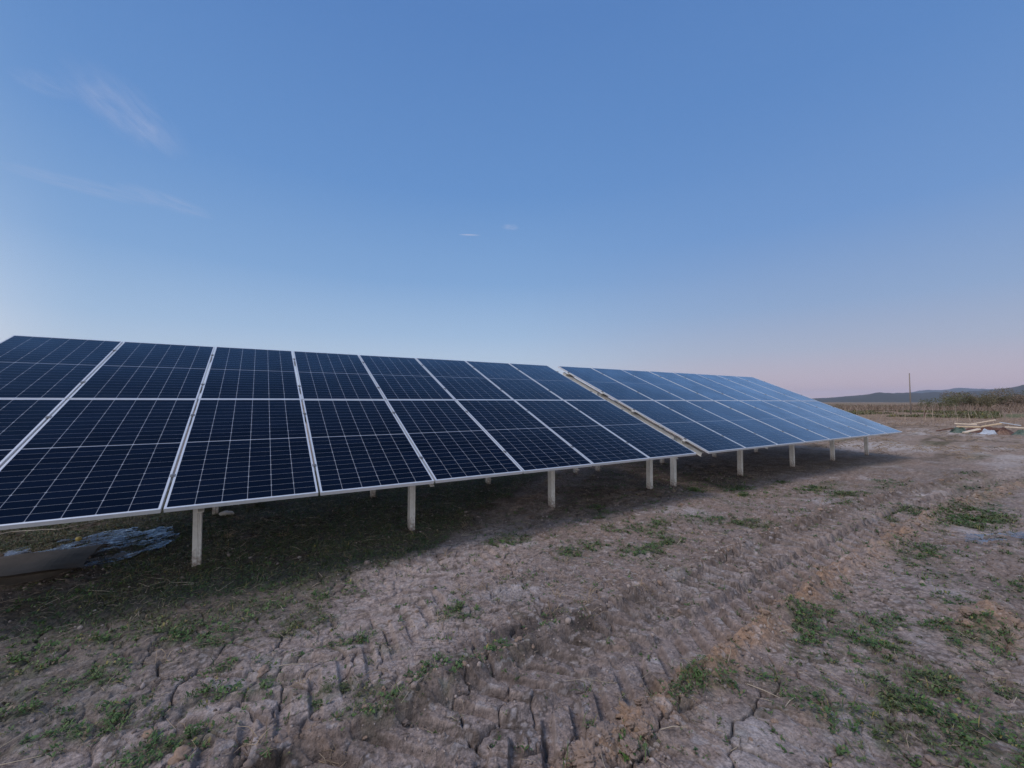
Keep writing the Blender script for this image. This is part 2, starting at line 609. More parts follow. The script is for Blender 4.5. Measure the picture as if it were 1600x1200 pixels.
        gr = .55 + .9 * ss(-.2, .3, fbm(x * 1.7, y * 1.7, 3, 73))
        h = h + f2 * gr * (.2 + .8 * pm) * (.0048 * fbm(x * 24, y * 24, 3, 66, .65) - .003 * np.abs(pn(x * 37, y * 37, 74))) * (1 - .7 * pit)
    return h


def ground_colour(x, y, M, h):
    dist = np.hypot(x - CAM[0], y - CAM[1])
    n1 = fbm(x * .7, y * .7, 4, 101)
    n2 = fbm(x * 3.1, y * 3.1, 4, 102)
    ys = y + 1.5 * h            # follow the slopes, so that the grain is not drawn out on steep faces
    n3 = fbm(x * 11, ys * 11, 3, 103)
    n4 = fbm(x * 40, ys * 40, 2, 104) + .8 * pn(x * 105, ys * 105, 115) * ss(9, 4, dist)
    dry = np.array((.380, .312, .288))
    mid = np.array((.225, .176, .156))
    dark = np.array((.095, .074, .062))
    clay = np.array((.30, .198, .138))
    litter = np.array((.085, .064, .050))  # litter brown, deepened to carry the shade under the tables
    green = np.array((.050, .070, .026))
    pale = np.array((.42, .375, .37))

    def mx(c, d, f):
        return c * (1 - f[:, None]) + d * f[:, None]
    c = np.broadcast_to(mid, (len(x), 3)).copy()
    c = mx(c, dry, np.clip(.42 + .9 * n1 + 1.3 * n2 + .9 * n3 + .30 * M['path'], 0, 1))
    c = mx(c, dark, np.clip(ss(.0, .36, n2 * .8 + n3 * 1.1 - .12 * M['path']) * .85, 0, 1))
    rutz = ss(26, 14, x)
    v = M['rv']
    ridge = np.exp(-((v + .42) / .15) ** 2) * rutz * ss(-.3, .25, n2 + .2)
    c = mx(c, clay, np.clip(.95 * ridge * ss(-.45, .15, n2 + n3), 0, 1))
    c = mx(c, clay, .35 * ss(.2, .5, fbm(x * 1.7 + 40, y * 1.7, 3, 105)))
    c = mx(c, clay, np.exp(-(((x - 7.5) / .45) ** 2 + ((y + 3.52) / .16) ** 2)) * .8)
    farr = np.exp(-((v - .42) / .16) ** 2) * rutz
    c = mx(c, dark, 1.2 * np.clip(farr * (.5 + n2), 0, 1))
    pit = np.exp(-(((x - 4.62) / .40) ** 2 + ((y + 1.80 - .08 * (x - 4.6)) / .10) ** 2) ** 2)
    c = mx(c, dark * .8, .8 * pit)
    brown = ss(4.5, 6.5, x) * ss(-2.2, -1.4, y) * ss(-.2, .25, n1 + .8 * n2 + .1)
    c = mx(c, np.array((.200, .140, .108)), .6 * brown * (1 - .7 * M['rut']))
    near_pit = np.exp(-(((x - 4.9) / .9) ** 2 + ((y + 2.1) / .5) ** 2))
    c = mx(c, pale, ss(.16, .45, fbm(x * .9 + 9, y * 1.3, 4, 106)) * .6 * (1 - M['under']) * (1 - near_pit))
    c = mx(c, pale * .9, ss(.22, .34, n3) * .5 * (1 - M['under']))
    # darker, greener soil left of the second wheel path
    dark_left = ss(.35, 1.1, M['pv'] + .3 * M['wob']) * ss(9, 5, x)
    c = mx(c, np.array((.105, .094, .078)), dark_left * np.clip(.45 + .5 * n2 + .5 * n1, 0, .85))
    # dead litter and painted-in shade under the tables, green film where the weeds grow
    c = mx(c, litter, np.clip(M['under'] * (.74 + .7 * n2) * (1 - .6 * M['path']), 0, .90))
    c = mx(c, green, np.clip(M['weed'] * (.5 + .8 * n3), 0, .8))
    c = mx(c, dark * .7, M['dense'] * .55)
    # the field farther off: streaks of pale bare ground, brown litter and thin green
    far = ss(9, 22, dist) * ss(-6, 2, x - 4)
    ang = .12
    u_, w_ = x * math.cos(ang) + y * math.sin(ang), -x * math.sin(ang) + y * math.cos(ang)
    st = fbm(u_ * .16, w_ * .55, 4, 107)
    st2 = fbm(u_ * .5, w_ * 1.9, 4, 108)
    fc = np.broadcast_to(np.array((.26, .195, .155)), (len(x), 3)).copy()
    fc = mx(fc, np.array((.40, .345, .315)), ss(-.05, .4, st + .5 * st2))
    fc = mx(fc, np.array((.13, .098, .068)), ss(.05, .4, -st * .6 + st2 * .8))
    fc = mx(fc, np.array((.095, .10, .045)), .55 * ss(.15, .45, fbm(u_ * .22 + 30, w_ * .8, 4, 109)) * ss(40, 14, dist))
    c = mx(c, fc, far * (1 - .5 * M['under']))
    ff = ss(26, 60, dist)
    fc2 = mx(np.broadcast_to(np.array((.24, .165, .115)), (len(x), 3)).copy(), np.array((.12, .125, .06)), ss(.0, .35, fbm(x * .03, y * .06, 3, 110)))
    c = mx(c, fc2, ff)
    c = c * np.clip(1 + .5 * n4 + .42 * n3, .3, 1.9)[:, None]
    return np.clip(c, .01, .8)


def build_ground():
    a0, a1 = 31.48 - 57, 31.48 + 57
    fine_a = np.arange(a0, a1, .10)
    coarse_a = np.arange(a1, a0 + 360, 1.5)
    az = np.radians(np.concatenate([fine_a, coarse_a]))
    r1 = np.concatenate([1.25 * np.exp(np.arange(0, math.log(5 / 1.25), .0017)), 5 * np.exp(np.arange(0, math.log(9 / 5), .0028)), 9 * np.exp(np.arange(0, math.log(30 / 9), .0045))])
    r2 = 30 * np.exp(np.arange(0.0, math.log(9000 / 30), .022))
    rr = np.concatenate([[.02, .3, .6, .9], r1, r2])
    A, RR = np.meshgrid(az, rr)
    x = (CAM[0] + RR * np.sin(A)).ravel()
    y = (CAM[1] + RR * np.cos(A)).ravel()
    M = masks(x, y)
    h = height(x, y, M)
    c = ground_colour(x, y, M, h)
    n, m = len(rr), len(az)
    i = np.arange(n - 1)[:, None] * m
    j = np.arange(m)[None, :]
    k = (np.arange(m)[None, :] + 1) % m
    q = np.stack([i + j, i + m + j, i + m + k, i + k], -1).reshape(-1, 4)
    mat = attr_mat('soil', .95, spec=.2)
    nt = mat.node_tree
    b = nt.nodes['Principled BSDF']
    tc = nt.nodes.new('ShaderNodeTexCoord')
    last = None
    for sc, st, di in ((34, .8, .020), (120, .8, .008)):
        nz = nt.nodes.new('ShaderNodeTexNoise')
        nz.inputs['Scale'].default_value = sc
        nz.inputs['Detail'].default_value = 5
        nz.inputs['Roughness'].default_value = .65
        nt.links.new(tc.outputs['Object'], nz.inputs['Vector'])
        bp = nt.nodes.new('ShaderNodeBump')
        bp.inputs['Strength'].default_value = st
        bp.inputs['Distance'].default_value = di
        nt.links.new(nz.outputs['Fac'], bp.inputs['Height'])
        if last:
            nt.links.new(last, bp.inputs['Normal'])
        last = bp.outputs[0]
    nt.links.new(last, b.inputs['Normal'])
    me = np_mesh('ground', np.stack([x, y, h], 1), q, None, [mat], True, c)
    tag(link('ground', me), kind='structure')


build_ground()


def hz(x, y, fine=True):
    return float(height(np.array([x], float), np.array([y], float), None, fine)[0])


def hza(x, y):
    return height(np.asarray(x, float), np.asarray(y, float))


# ------------------------------------------------------------------ hills far off
def polar(az, r, z=0):
    return (CAM[0] + r * math.sin(R(az)), CAM[1] + r * math.cos(R(az)), z)


def px_az(x):
    return 31.481 + math.degrees(math.atan((x - 800) / 646.51))


def px_el(x, y):
    """tangent of the elevation above the horizon of an image point of the reference"""
    off = math.atan((x - 800) / 646.51)
    return (628.0 - y) / 646.51 * math.cos(off)


def hills(name, prof, r0, depth, mat, seed):
    az = [px_az(p[0]) for p in prof]
    el = [px_el(p[0], p[1]) for p in prof]
    azs = np.concatenate([[-60, 10, 50], az, [100, 130, 160]])
    els = np.concatenate([[.004, .006, el[0] * .8], el, [el[-1] * 1.1, .012, .004]])
    A = np.arange(-60, 160, .12)
    E = np.interp(A, azs, els)
    rows = [-1.0, -.8, -.62, -.45, -.3, -.16, -.05, 0, .1, .3, .6, 1.0]
    V = []
    for t in rows:
        fall = math.cos(t * math.pi / 2) ** 1.3
        for a, e in zip(A, E):
            rr = r0 + t * depth
            n = float(pn(np.array([a * .5]), np.array([t * 1.5 + 3]), seed)[0]) * .22 * (abs(t) > .04) + float(pn(np.array([a * 3.]), np.array([t * 3]), seed + 1)[0]) * .035
            V.append(polar(a, rr, max(-3, (e * r0) * fall * (1 + n) - 2)))
    m = len(A)
    Q = [(i * m + j, i * m + j + 1, (i + 1) * m + j + 1, (i + 1) * m + j) for i in range(len(rows) - 1) for j in range(m - 1)]
    me = bpy.data.meshes.new(name)
    me.from_pydata(V, [], Q)
    me.polygons.foreach_set('use_smooth', [True] * len(Q))
    me.materials.append(mat)
    tag(link(name, me), kind='structure')


m_hill = nmat('wooded_slope', (.045, .048, .032), .95, noise=(.012, .8, (.085, .070, .050)), spec=.1)
hills('hills', [(1240, 624), (1285, 621.5), (1310, 619.5), (1340, 617), (1370, 615), (1400, 613.2), (1420, 612.6), (1440, 614.5), (1460, 613), (1475, 613),
                (1495, 614.5), (1510, 612.5), (1530, 610.5), (1560, 607), (1580, 604.5), (1600, 602.5), (1640, 598)], 4200, 1300, m_hill, 5)
hills('mountains', [(1240, 625), (1380, 619), (1430, 611.5), (1455, 609.5), (1480, 608.5), (1500, 607.5), (1530, 607), (1560, 608), (1600, 609)], 9000, 2000, m_hill, 9)

# ------------------------------------------------------------------ solar tables
TILT = R(23.074)
PW, PL, GAPX = 1.134, 2.279, .020
PITCH = PW + GAPX
LOW = .75

m_alu = nmat('anodised_aluminium', (.62, .65, .70), .42, .35, noise=(9, .35, (.52, .55, .60)), spec=.5)
m_zinc = nmat('galvanised_steel', (.78, .77, .72), .5, .2, noise=(16, .6, (.64, .63, .59)), spec=.4)
m_post = nmat('galvanised_post', (.66, .67, .66), .5, .25, noise=(16, .7, (.50, .51, .50)), spec=.4)


def mud_splash(m):
    nt = m.node_tree
    b = nt.nodes['Principled BSDF']
    src = b.inputs['Base Color'].links[0].from_socket
    tc = nt.nodes.new('ShaderNodeTexCoord')
    sep = nt.nodes.new('ShaderNodeSeparateXYZ')
    nt.links.new(tc.outputs['Object'], sep.inputs[0])
    nz = nt.nodes.new('ShaderNodeTexNoise')
    nz.inputs['Scale'].default_value = 28
    nz.inputs['Detail'].default_value = 5
    nt.links.new(tc.outputs['Object'], nz.inputs['Vector'])
    a = nt.nodes.new('ShaderNodeMath')
    a.operation = 'MULTIPLY_ADD'
    a.inputs[1].default_value = .45
    nt.links.new(nz.outputs['Fac'], a.inputs[0])
    nt.links.new(sep.outputs['Z'], a.inputs[2])
    r = nt.nodes.new('ShaderNodeMapRange')
    r.inputs['From Min'].default_value = .42
    r.inputs['From Max'].default_value = .22
    nt.links.new(a.outputs[0], r.inputs['Value'])
    mx = nt.nodes.new('ShaderNodeMix')
    mx.data_type = 'RGBA'
    mx.inputs[7].default_value = (.22, .175, .15, 1)
    nt.links.new(r.outputs[0], mx.inputs[0])
    nt.links.new(src, mx.inputs[6])
    nt.links.new(mx.outputs[2], b.inputs['Base Color'])


mud_splash(m_post)
m_clamp = nmat('dark_clamp', (.16, .165, .175), .5, .3)


def solar_glass(m, color, color2):
    """cells or backsheet under anti-reflective glass: almost no mirror image face on, a strong one at grazing angles"""
    nt = m.node_tree
    N, Lk = nt.nodes, nt.links
    b = N['Principled BSDF']
    b.inputs['Roughness'].default_value = .6
    b.inputs['Specular IOR Level'].default_value = 0
    g = N.new('ShaderNodeNewGeometry')
    mr = N.new('ShaderNodeMix')
    mr.data_type = 'RGBA'
    mr.inputs[6].default_value = (*color, 1)
    mr.inputs[7].default_value = (*color2, 1)
    Lk.new(g.outputs['Random Per Island'], mr.inputs[0])
    Lk.new(mr.outputs[2], b.inputs['Base Color'])
    lw = N.new('ShaderNodeLayerWeight')
    lw.inputs['Blend'].default_value = .5
    rp = N.new('ShaderNodeValToRGB')
    stops = [(0, .010), (.45, .016), (.55, .026), (.64, .075), (.70, .17), (.75, .33), (.80, .55), (.84, .74), (.90, .92), (1, 1)]
    el = rp.color_ramp.elements
    while len(el) < len(stops):
        el.new(.5)
    for k, (q, v) in enumerate(stops):
        el[k].position = q
        el[k].color = (v, v, v, 1)
    Lk.new(lw.outputs['Facing'], rp.inputs['Fac'])
    # dust and dried water marks dull the mirror image in patches
    tc = N.new('ShaderNodeTexCoord')
    oi = N.new('ShaderNodeObjectInfo')
    nz = N.new('ShaderNodeTexNoise')
    nz.noise_dimensions = '4D'
    nz.inputs['Scale'].default_value = 1.6
    nz.inputs['Detail'].default_value = 6
    nz.inputs['Roughness'].default_value = .6
    Lk.new(tc.outputs['Object'], nz.inputs['Vector'])
    mw = N.new('ShaderNodeMath')
    mw.operation = 'MULTIPLY'
    mw.inputs[1].default_value = 40
    Lk.new(oi.outputs['Random'], mw.inputs[0])
    Lk.new(mw.outputs[0], nz.inputs['W'])
    mp = N.new('ShaderNodeMapRange')
    mp.inputs['From Min'].default_value = .3
    mp.inputs['From Max'].default_value = .7
    mp.inputs['To Min'].default_value = .80
    mp.inputs['To Max'].default_value = 1.12
    Lk.new(nz.outputs['Fac'], mp.inputs['Value'])
    mu = N.new('ShaderNodeMath')
    mu.operation = 'MULTIPLY'
    mu.use_clamp = True
    Lk.new(rp.outputs['Color'], mu.inputs[0])
    Lk.new(mp.outputs[0], mu.inputs[1])
    gl = N.new('ShaderNodeBsdfGlossy')
    gl.inputs['Roughness'].default_value = .13
    gl.inputs['Color'].default_value = (.93, .97, 1.0, 1)
    mx = N.new('ShaderNodeMixShader')
    Lk.new(mu.outputs[0], mx.inputs[0])
    Lk.new(b.outputs[0], mx.inputs[1])
    Lk.new(gl.outputs[0], mx.inputs[2])
    Lk.new(mx.outputs[0], N['Material Output'].inputs['Surface'])
    return m


m_back = solar_glass(nmat('white_backsheet', (.4, .4, .4), .6), (.31, .33, .38), (.31, .33, .38))
m_cell = solar_glass(nmat('silicon_cell', (.01, .01, .02), .6), (.0016, .0040, .0125), (.0028, .0062, .0185))



def panel_frame_mesh():
    b = MB()
    w, d = .016, .035
    b.box(0, 0, -d, w, PL, 0)
    b.box(PW - w, 0, -d, PW, PL, 0)
    b.box(w, 0, -d, PW - w, w, -.0006)
    b.box(w, PL - w, -d, PW - w, PL, -.0006)
    # back side of the laminate
    b.face([(w, w, -.012), (w, PL - w, -.012), (PW - w, PL - w, -.012), (PW - w, w, -.012)], 1)
    return b.mesh('panel_frame', [m_alu, m_back])


def panel_glass_mesh():
    b = MB()
    w = .016
    zb, zc = -.0030, -.0022
    b.face([(w, w, zb), (PW - w, w, zb), (PW - w, PL - w, zb), (w, PL - w, zb)], 1)
    cw, ch, gx, gy = .1805, .0898, .0040, .0030
    midgap = .0135
    totw = 6 * cw + 5 * gx
    x0 = (PW - totw) / 2
    toth = 24 * ch + 22 * gy + midgap
    y = (PL - toth) / 2
    ch_ = .0065
    for r in range(24):
        for c in range(6):
            x = x0 + c * (cw + gx)
            X, Y = x + cw, y + ch
            if r % 2 == 0:
                p = [(x + ch_, y), (X - ch_, y), (X, y + ch_), (X, Y), (x, Y), (x, y + ch_)]
            else:
                p = [(x, y), (X, y), (X, Y - ch_), (X - ch_, Y), (x + ch_, Y), (x, Y - ch_)]
            b.face([(q[0], q[1], zc) for q in p], 0)
        y += ch + (midgap if r == 11 else gy)
    return b.mesh('panel_glass', [m_cell, m_back])


FR, GL = panel_frame_mesh(), panel_glass_mesh()


def slope(s, t, n=0.0):
    """point of a table plane in the table's own frame: along the row, up the slope, off the surface"""
    return (s, t * math.cos(TILT) - n * math.sin(TILT), LOW + t * math.sin(TILT) + n * math.cos(TILT))


def post_mesh(top):
    b = MB()
    # cold formed C post with a rolled groove in its front flange
    W, D, T, LIP = .068, .088, .005, .016
    o = [(0, 0), (W * .52, 0), (W * .58, .008), (W * .70, .008), (W * .76, 0), (W, 0), (W, LIP), (W - T, LIP), (W - T, T), (W * .77, T),
         (W * .72, .013), (W * .56, .013), (W * .51, T), (T, T), (T, D - T), (W - T, D - T), (W - T, D - LIP), (W, D - LIP), (W, D), (0, D)]
    b.prism([(p[0] - W / 2, p[1] - D / 2) for p in o], -.35, top)
    return b.mesh('post', [m_post])


def build_table(ox, posts, seed, label):
    rnd = random.Random(seed)
    root = empty('solar_table', (ox, 0, 0))
    tag(root, label, 'solar panels', 'tables of solar panels in the field')
    L = 8 * PITCH - GAPX
    for r in range(2):
        for c in range(8):
            p = link('solar_panel', FR, root)
            p.location = slope(c * PITCH, r * (PL + .012))
            p.rotation_euler = (TILT + R(rnd.uniform(-.10, .10)), R(rnd.uniform(-.10, .10)), 0)
            link('glass', GL, p)
    tp = [.50, 1.80, .50 + PL + .012, 1.80 + PL + .012]
    for t in tp:
        b = MB()
        # open C purlin, mouth towards the low edge
        hgt, wid, th = .080, .048, .004

        def f(q):
            return slope(q[0], t + q[1], -.0365 + q[2])
        e = .055
        b.box(-e, -wid / 2, -th, L + e, wid / 2, 0, 0, f)
        b.box(-e, -wid / 2, -hgt, L + e, wid / 2, -hgt + th, 0, f)
        b.box(-e, wid / 2 - th, -hgt + th, L + e, wid / 2, -th, 0, f)
        b.box(-e, -wid / 2, -.02, L + e, -wid / 2 + th, -th, 0, f)
        b.box(-e, -wid / 2, -hgt + th, L + e, -wid / 2 + th, -hgt + .02, 0, f)
        b.build('purlin', m_zinc, root)
    for px in posts:
        b = MB()
        for s0, s1, n0, n1 in ((-.003, .003, -.20, -.118), (.003, .045, -.124, -.118), (.003, .045, -.20, -.194)):
            b.box(px + .045 + s0, .18, n0, px + .045 + s1, 2 * PL - .12, n1, 0, lambda q: slope(*q))
        b.build('rafter', m_zinc, root)
        for yy in (.79, 2.83):
            top = LOW + yy * math.tan(TILT) - .135
            p = link('post', post_mesh(top), root)
            p.location = (px, yy, 0)
            p.rotation_euler = (R(rnd.uniform(-.4, .4)), R(rnd.uniform(-.5, .5)), 0)
    # clamps between panels
    cb = MB()
    cb.box(-.019, -.02, -.012, .019, .02, .0045)
    cb.tube([(0, 0, .004), (0, 0, .011)], .007, 6)
    cm = cb.mesh('clamp', [m_clamp])
    for c in range(9):
        for t in tp:
            k = link('clamp', cm, root)
            k.location = slope(c * PITCH - GAPX / 2 + (.006 if c == 0 else -.006 if c == 8 else 0), t)
            k.rotation_euler = (TILT, 0, 0)
    return root


build_table(.010, [.23, 2.46, 4.60, 6.78, 8.98], 3, 'nearer solar table with dark navy glass, left of the gap')
build_table(8 * PITCH + .337 + .010, [.07, 2.30, 4.56, 6.76, 9.04], 4, 'farther solar table with pale blue sky mirrored in its glass, right of the gap')


# ------------------------------------------------------------------ weeds, litter, clods
def scatter(n, x0, x1, y0, y1, dens):
    x = RNG.uniform(x0, x1, n)
    y = RNG.uniform(y0, y1, n)
    M = masks(x, y)
    k = RNG.uniform(0, 1, n) < dens(x, y, M)
    return x[k], y[k]


def in_view(x, y, pad=4):
    a = np.degrees(np.arctan2(x - CAM[0], y - CAM[1])) - 31.48
    d = np.hypot(x - CAM[0], y - CAM[1])
    return (np.abs(a) < 52 + pad) & (d > 1.6)


def leaf_batch(px, py, pz, nl, size, colA, colB, up=(.15, .9), wid=.38, yellow=.04, bend=.5):
    """rosettes: nl leaves at every point, each leaf two bent quads; size per rosette"""
    n = len(px)
    P = np.repeat(np.stack([px, py, pz], 1), nl, 0)
    sz = np.repeat(size, nl) * RNG.uniform(.55, 1.25, n * nl)
    a = RNG.uniform(0, 2 * np.pi, n * nl)
    el = RNG.uniform(up[0], up[1], n * nl)
    d = np.stack([np.cos(a) * np.cos(el), np.sin(a) * np.cos(el), np.sin(el)], 1)
    e2 = el - bend
    d2 = np.stack([np.cos(a) * np.cos(e2), np.sin(a) * np.cos(e2), np.sin(e2)], 1)
    s = np.stack([-np.sin(a), np.cos(a), np.zeros(n * nl)], 1)
    tilt = RNG.uniform(-.5, .5, n * nl)[:, None]
    s = s + tilt * np.array([0, 0, 1.0])
    off = np.stack([RNG.normal(0, .5, n * nl), RNG.normal(0, .5, n * nl), np.zeros(n * nl)], 1) * np.repeat(size, nl)[:, None]
    P = P + off
    L = sz[:, None]
    W = L * wid
    b0, b1 = P - s * W * .2, P + s * W * .2
    m0, m1 = P + d * L * .55 - s * W * .5, P + d * L * .55 + s * W * .5
    t0, t1 = P + d * L * .55 + d2 * L * .45 - s * W * .12, P + d * L * .55 + d2 * L * .45 + s * W * .12
    V = np.stack([b0, b1, m1, m0, t1, t0], 1).reshape(-1, 3)
    i = np.arange(n * nl)[:, None] * 6
    Q = np.concatenate([i + np.array([[0, 1, 2, 3]]), i + np.array([[3, 2, 4, 5]])])
    t = np.repeat(RNG.uniform(0, 1, n), nl) * .6 + RNG.uniform(0, .4, n * nl)
    c = np.array(colA) * (1 - t[:, None]) + np.array(colB) * t[:, None]
    tone = np.repeat(ss(-.05, .4, fbm(px * 1.6 + 5, py * 1.6, 3, 401)), nl)[:, None] * .7
    c = c * (1 - tone) + np.array((.100, .105, .042)) * tone * RNG.uniform(.5, 1.2, n * nl)[:, None]
    yl = RNG.uniform(0, 1, n * nl) < yellow
    c[yl] = np.array((.20, .17, .05))
    br = RNG.uniform(0, 1, n * nl) < .10
    c[br] = np.array((.13, .095, .06))
    C = np.repeat(c, 6, 0)
    return V, Q, C


def join(parts):
    V, Q, C = [], [], []
    o = 0
    for v, q, c in parts:
        V.append(v)
        Q.append(q + o)
        C.append(c)
        o += len(v)
    return np.concatenate(V), np.concatenate(Q), np.concatenate(C)


def weeds():
    parts = []
    # open ground: broad-leaved clumps near the camera
    x, y = scatter(520000, -1.0, 12, -5, 3.8, lambda x, y, M: np.clip(M['weed'] * (1 - M['dense']) - .10, 0, 1) ** 1.1 * .48 + .018)
    k = in_view(x, y)
    x, y = x[k], y[k]
    print('weeds open', len(x))
    d = np.hypot(x - CAM[0], y - CAM[1])
    sz = (.007 + .020 * RNG.uniform(0, 1, len(x)) ** 2.2) * np.clip(.8 + d * .05, 1, 1.6)
    dome = .045 * masks(x, y)['spots'] * RNG.uniform(0, 1, len(x))
    parts.append(leaf_batch(x, y, hza(x, y) - .002 + dome, 9, sz, (.026, .058, .016), (.085, .155, .036), wid=.5, up=(.1, 1.2)))
    # upright grass blades in the same clumps
    g = RNG.uniform(0, 1, len(x)) < .4
    parts.append(leaf_batch(x[g], y[g], hza(x[g], y[g]) - .004, 6, sz[g] * 2.6, (.036, .070, .020), (.10, .14, .045), (.4, 1.4), .07, .08, .6))
    # dense dark carpet under the near table
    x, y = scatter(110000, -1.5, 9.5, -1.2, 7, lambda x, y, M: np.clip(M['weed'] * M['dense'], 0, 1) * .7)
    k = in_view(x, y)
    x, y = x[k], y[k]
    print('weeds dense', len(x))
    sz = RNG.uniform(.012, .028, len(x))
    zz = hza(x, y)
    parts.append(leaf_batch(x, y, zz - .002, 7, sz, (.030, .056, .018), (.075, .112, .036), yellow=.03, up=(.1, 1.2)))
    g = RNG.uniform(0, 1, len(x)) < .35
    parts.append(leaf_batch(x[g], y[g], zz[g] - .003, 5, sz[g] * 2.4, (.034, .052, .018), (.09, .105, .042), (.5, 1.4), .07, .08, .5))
    # farther right
    x, y = scatter(30000, 9, 24, -7, 5, lambda x, y, M: np.clip(M['weed'] - .2, 0, 1) * .5)
    k = in_view(x, y)
    x, y = x[k], y[k]
    print('weeds far', len(x))
    sz = RNG.uniform(.035, .07, len(x))
    parts.append(leaf_batch(x, y, hza(x, y), 6, sz, (.030, .060, .016), (.075, .115, .034)))
    V, Q, C = join(parts)
    m = attr_mat('weed_leaf', .55, spec=.4)
    tag(link('weeds', np_mesh('weeds', V, Q, None, [m], False, C)), kind='stuff')


weeds()


def sticks(x, y, z, length, rad, el, cols, droop=0.0):
    """thin four-sided stems"""
    n = len(x)
    a = RNG.uniform(0, 2 * np.pi, n)
    d = np.stack([np.cos(a) * np.cos(el), np.sin(a) * np.cos(el), np.sin(el)], 1)
    s = np.stack([-np.sin(a), np.cos(a), np.zeros(n)], 1)
    u = np.cross(d, s)
    P = np.stack([x, y, z], 1)
    Mx = P + d * length[:, None] * .5 + s * (length * RNG.uniform(-.09, .09, n))[:, None] + np.array([0, 0, 1]) * (length * droop * .2)[:, None]
    E = P + d * length[:, None] - np.array([0, 0, 1]) * (length * droop)[:, None]
    V = []
    for c, k in ((P, 1.0), (Mx, .9), (E, .55)):
        for sx, ux in ((1, 1), (-1, 1), (-1, -1), (1, -1)):
            V.append(c + s * (sx * rad * k)[:, None] + u * (ux * rad * k)[:, None])
    V = np.stack(V, 1).reshape(-1, 3)
    i = np.arange(n)[:, None] * 12
    Q = []
    for r in (0, 4):
        for j in range(4):
            k = (j + 1) % 4
            Q.append(i + np.array([[r + j, r + k, r + 4 + k, r + 4 + j]]))
    Q = np.concatenate(Q)
    return V, Q, np.repeat(cols, 12, 0)


def mixcol(n, a, b):
    t = RNG.uniform(0, 1, n)[:, None]
    return np.array(a) * (1 - t) + np.array(b) * t


def straw():
    parts = []
    # pale straws lying about the near ground
    x, y = scatter(5200, -1, 14, -5, 3, lambda x, y, M: np.clip(.10 + .25 * M['weed'] + .3 * np.exp(-((M['rv'] + .5) / .4) ** 2) + .15 * (fbm(x, y, 2, 210) > .1), 0, 1))
    k = in_view(x, y)
    x, y = x[k], y[k]
    n = len(x)
    parts.append(sticks(x, y, hza(x, y) + .004, RNG.uniform(.04, .22, n), RNG.uniform(.0008, .0018, n), RNG.uniform(-.04, .18, n),
                        mixcol(n, (.22, .17, .12), (.48, .41, .32)), .03))
    # fine brown bits
    x, y = scatter(150000, -1, 16, -5, 6, lambda x, y, M: np.clip(.10 + .3 * M['under'] + .2 * M['weed'] + .22 * ss(.0, .4, fbm(x * 1.3, y * 1.3, 3, 211)), 0, 1) * .62)
    k = in_view(x, y)
    x, y = x[k], y[k]
    n = len(x)
    print('litter', n)
    parts.append(sticks(x, y, hza(x, y) + .002, RNG.uniform(.015, .09, n), RNG.uniform(.0006, .0015, n), RNG.uniform(-.1, .45, n),
                        mixcol(n, (.09, .065, .045), (.42, .34, .26)), .1))
    # small broken tufts of dead grass
    cx, cy = scatter(420, 2, 16, -4.5, 2.5, lambda x, y, M: np.clip(.06 + .25 * (M['rv'] > .3) * (M['rv'] < 1.6) + .1 * (x > 8), 0, 1))
    fx, fy = np.array([4.62, 5.06, 5.35, 4.15, 4.9, 6.05, 5.6]), np.array([-1.15, -1.98, -1.66, -1.42, -1.72, -2.72, -1.0])
    cx, cy = np.concatenate([cx, fx]), np.concatenate([cy, fy])
    x = np.repeat(cx, 16) + RNG.normal(0, .025, len(cx) * 16)
    y = np.repeat(cy, 16) + RNG.normal(0, .025, len(cx) * 16)
    k = in_view(x, y)
    x, y = x[k], y[k]
    n = len(x)
    parts.append(sticks(x, y, hza(x, y) - .003, RNG.uniform(.03, .14, n), RNG.uniform(.0008, .0018, n), RNG.uniform(-.1, 1.35, n),
                        mixcol(n, (.18, .13, .09), (.40, .31, .22)), .2))
    V, Q, C = join(parts)
    m = attr_mat('dry_straw', .8)
    tag(link('straw_litter', np_mesh('straw_litter', V, Q, None, [m], False, C)), kind='stuff')


straw()


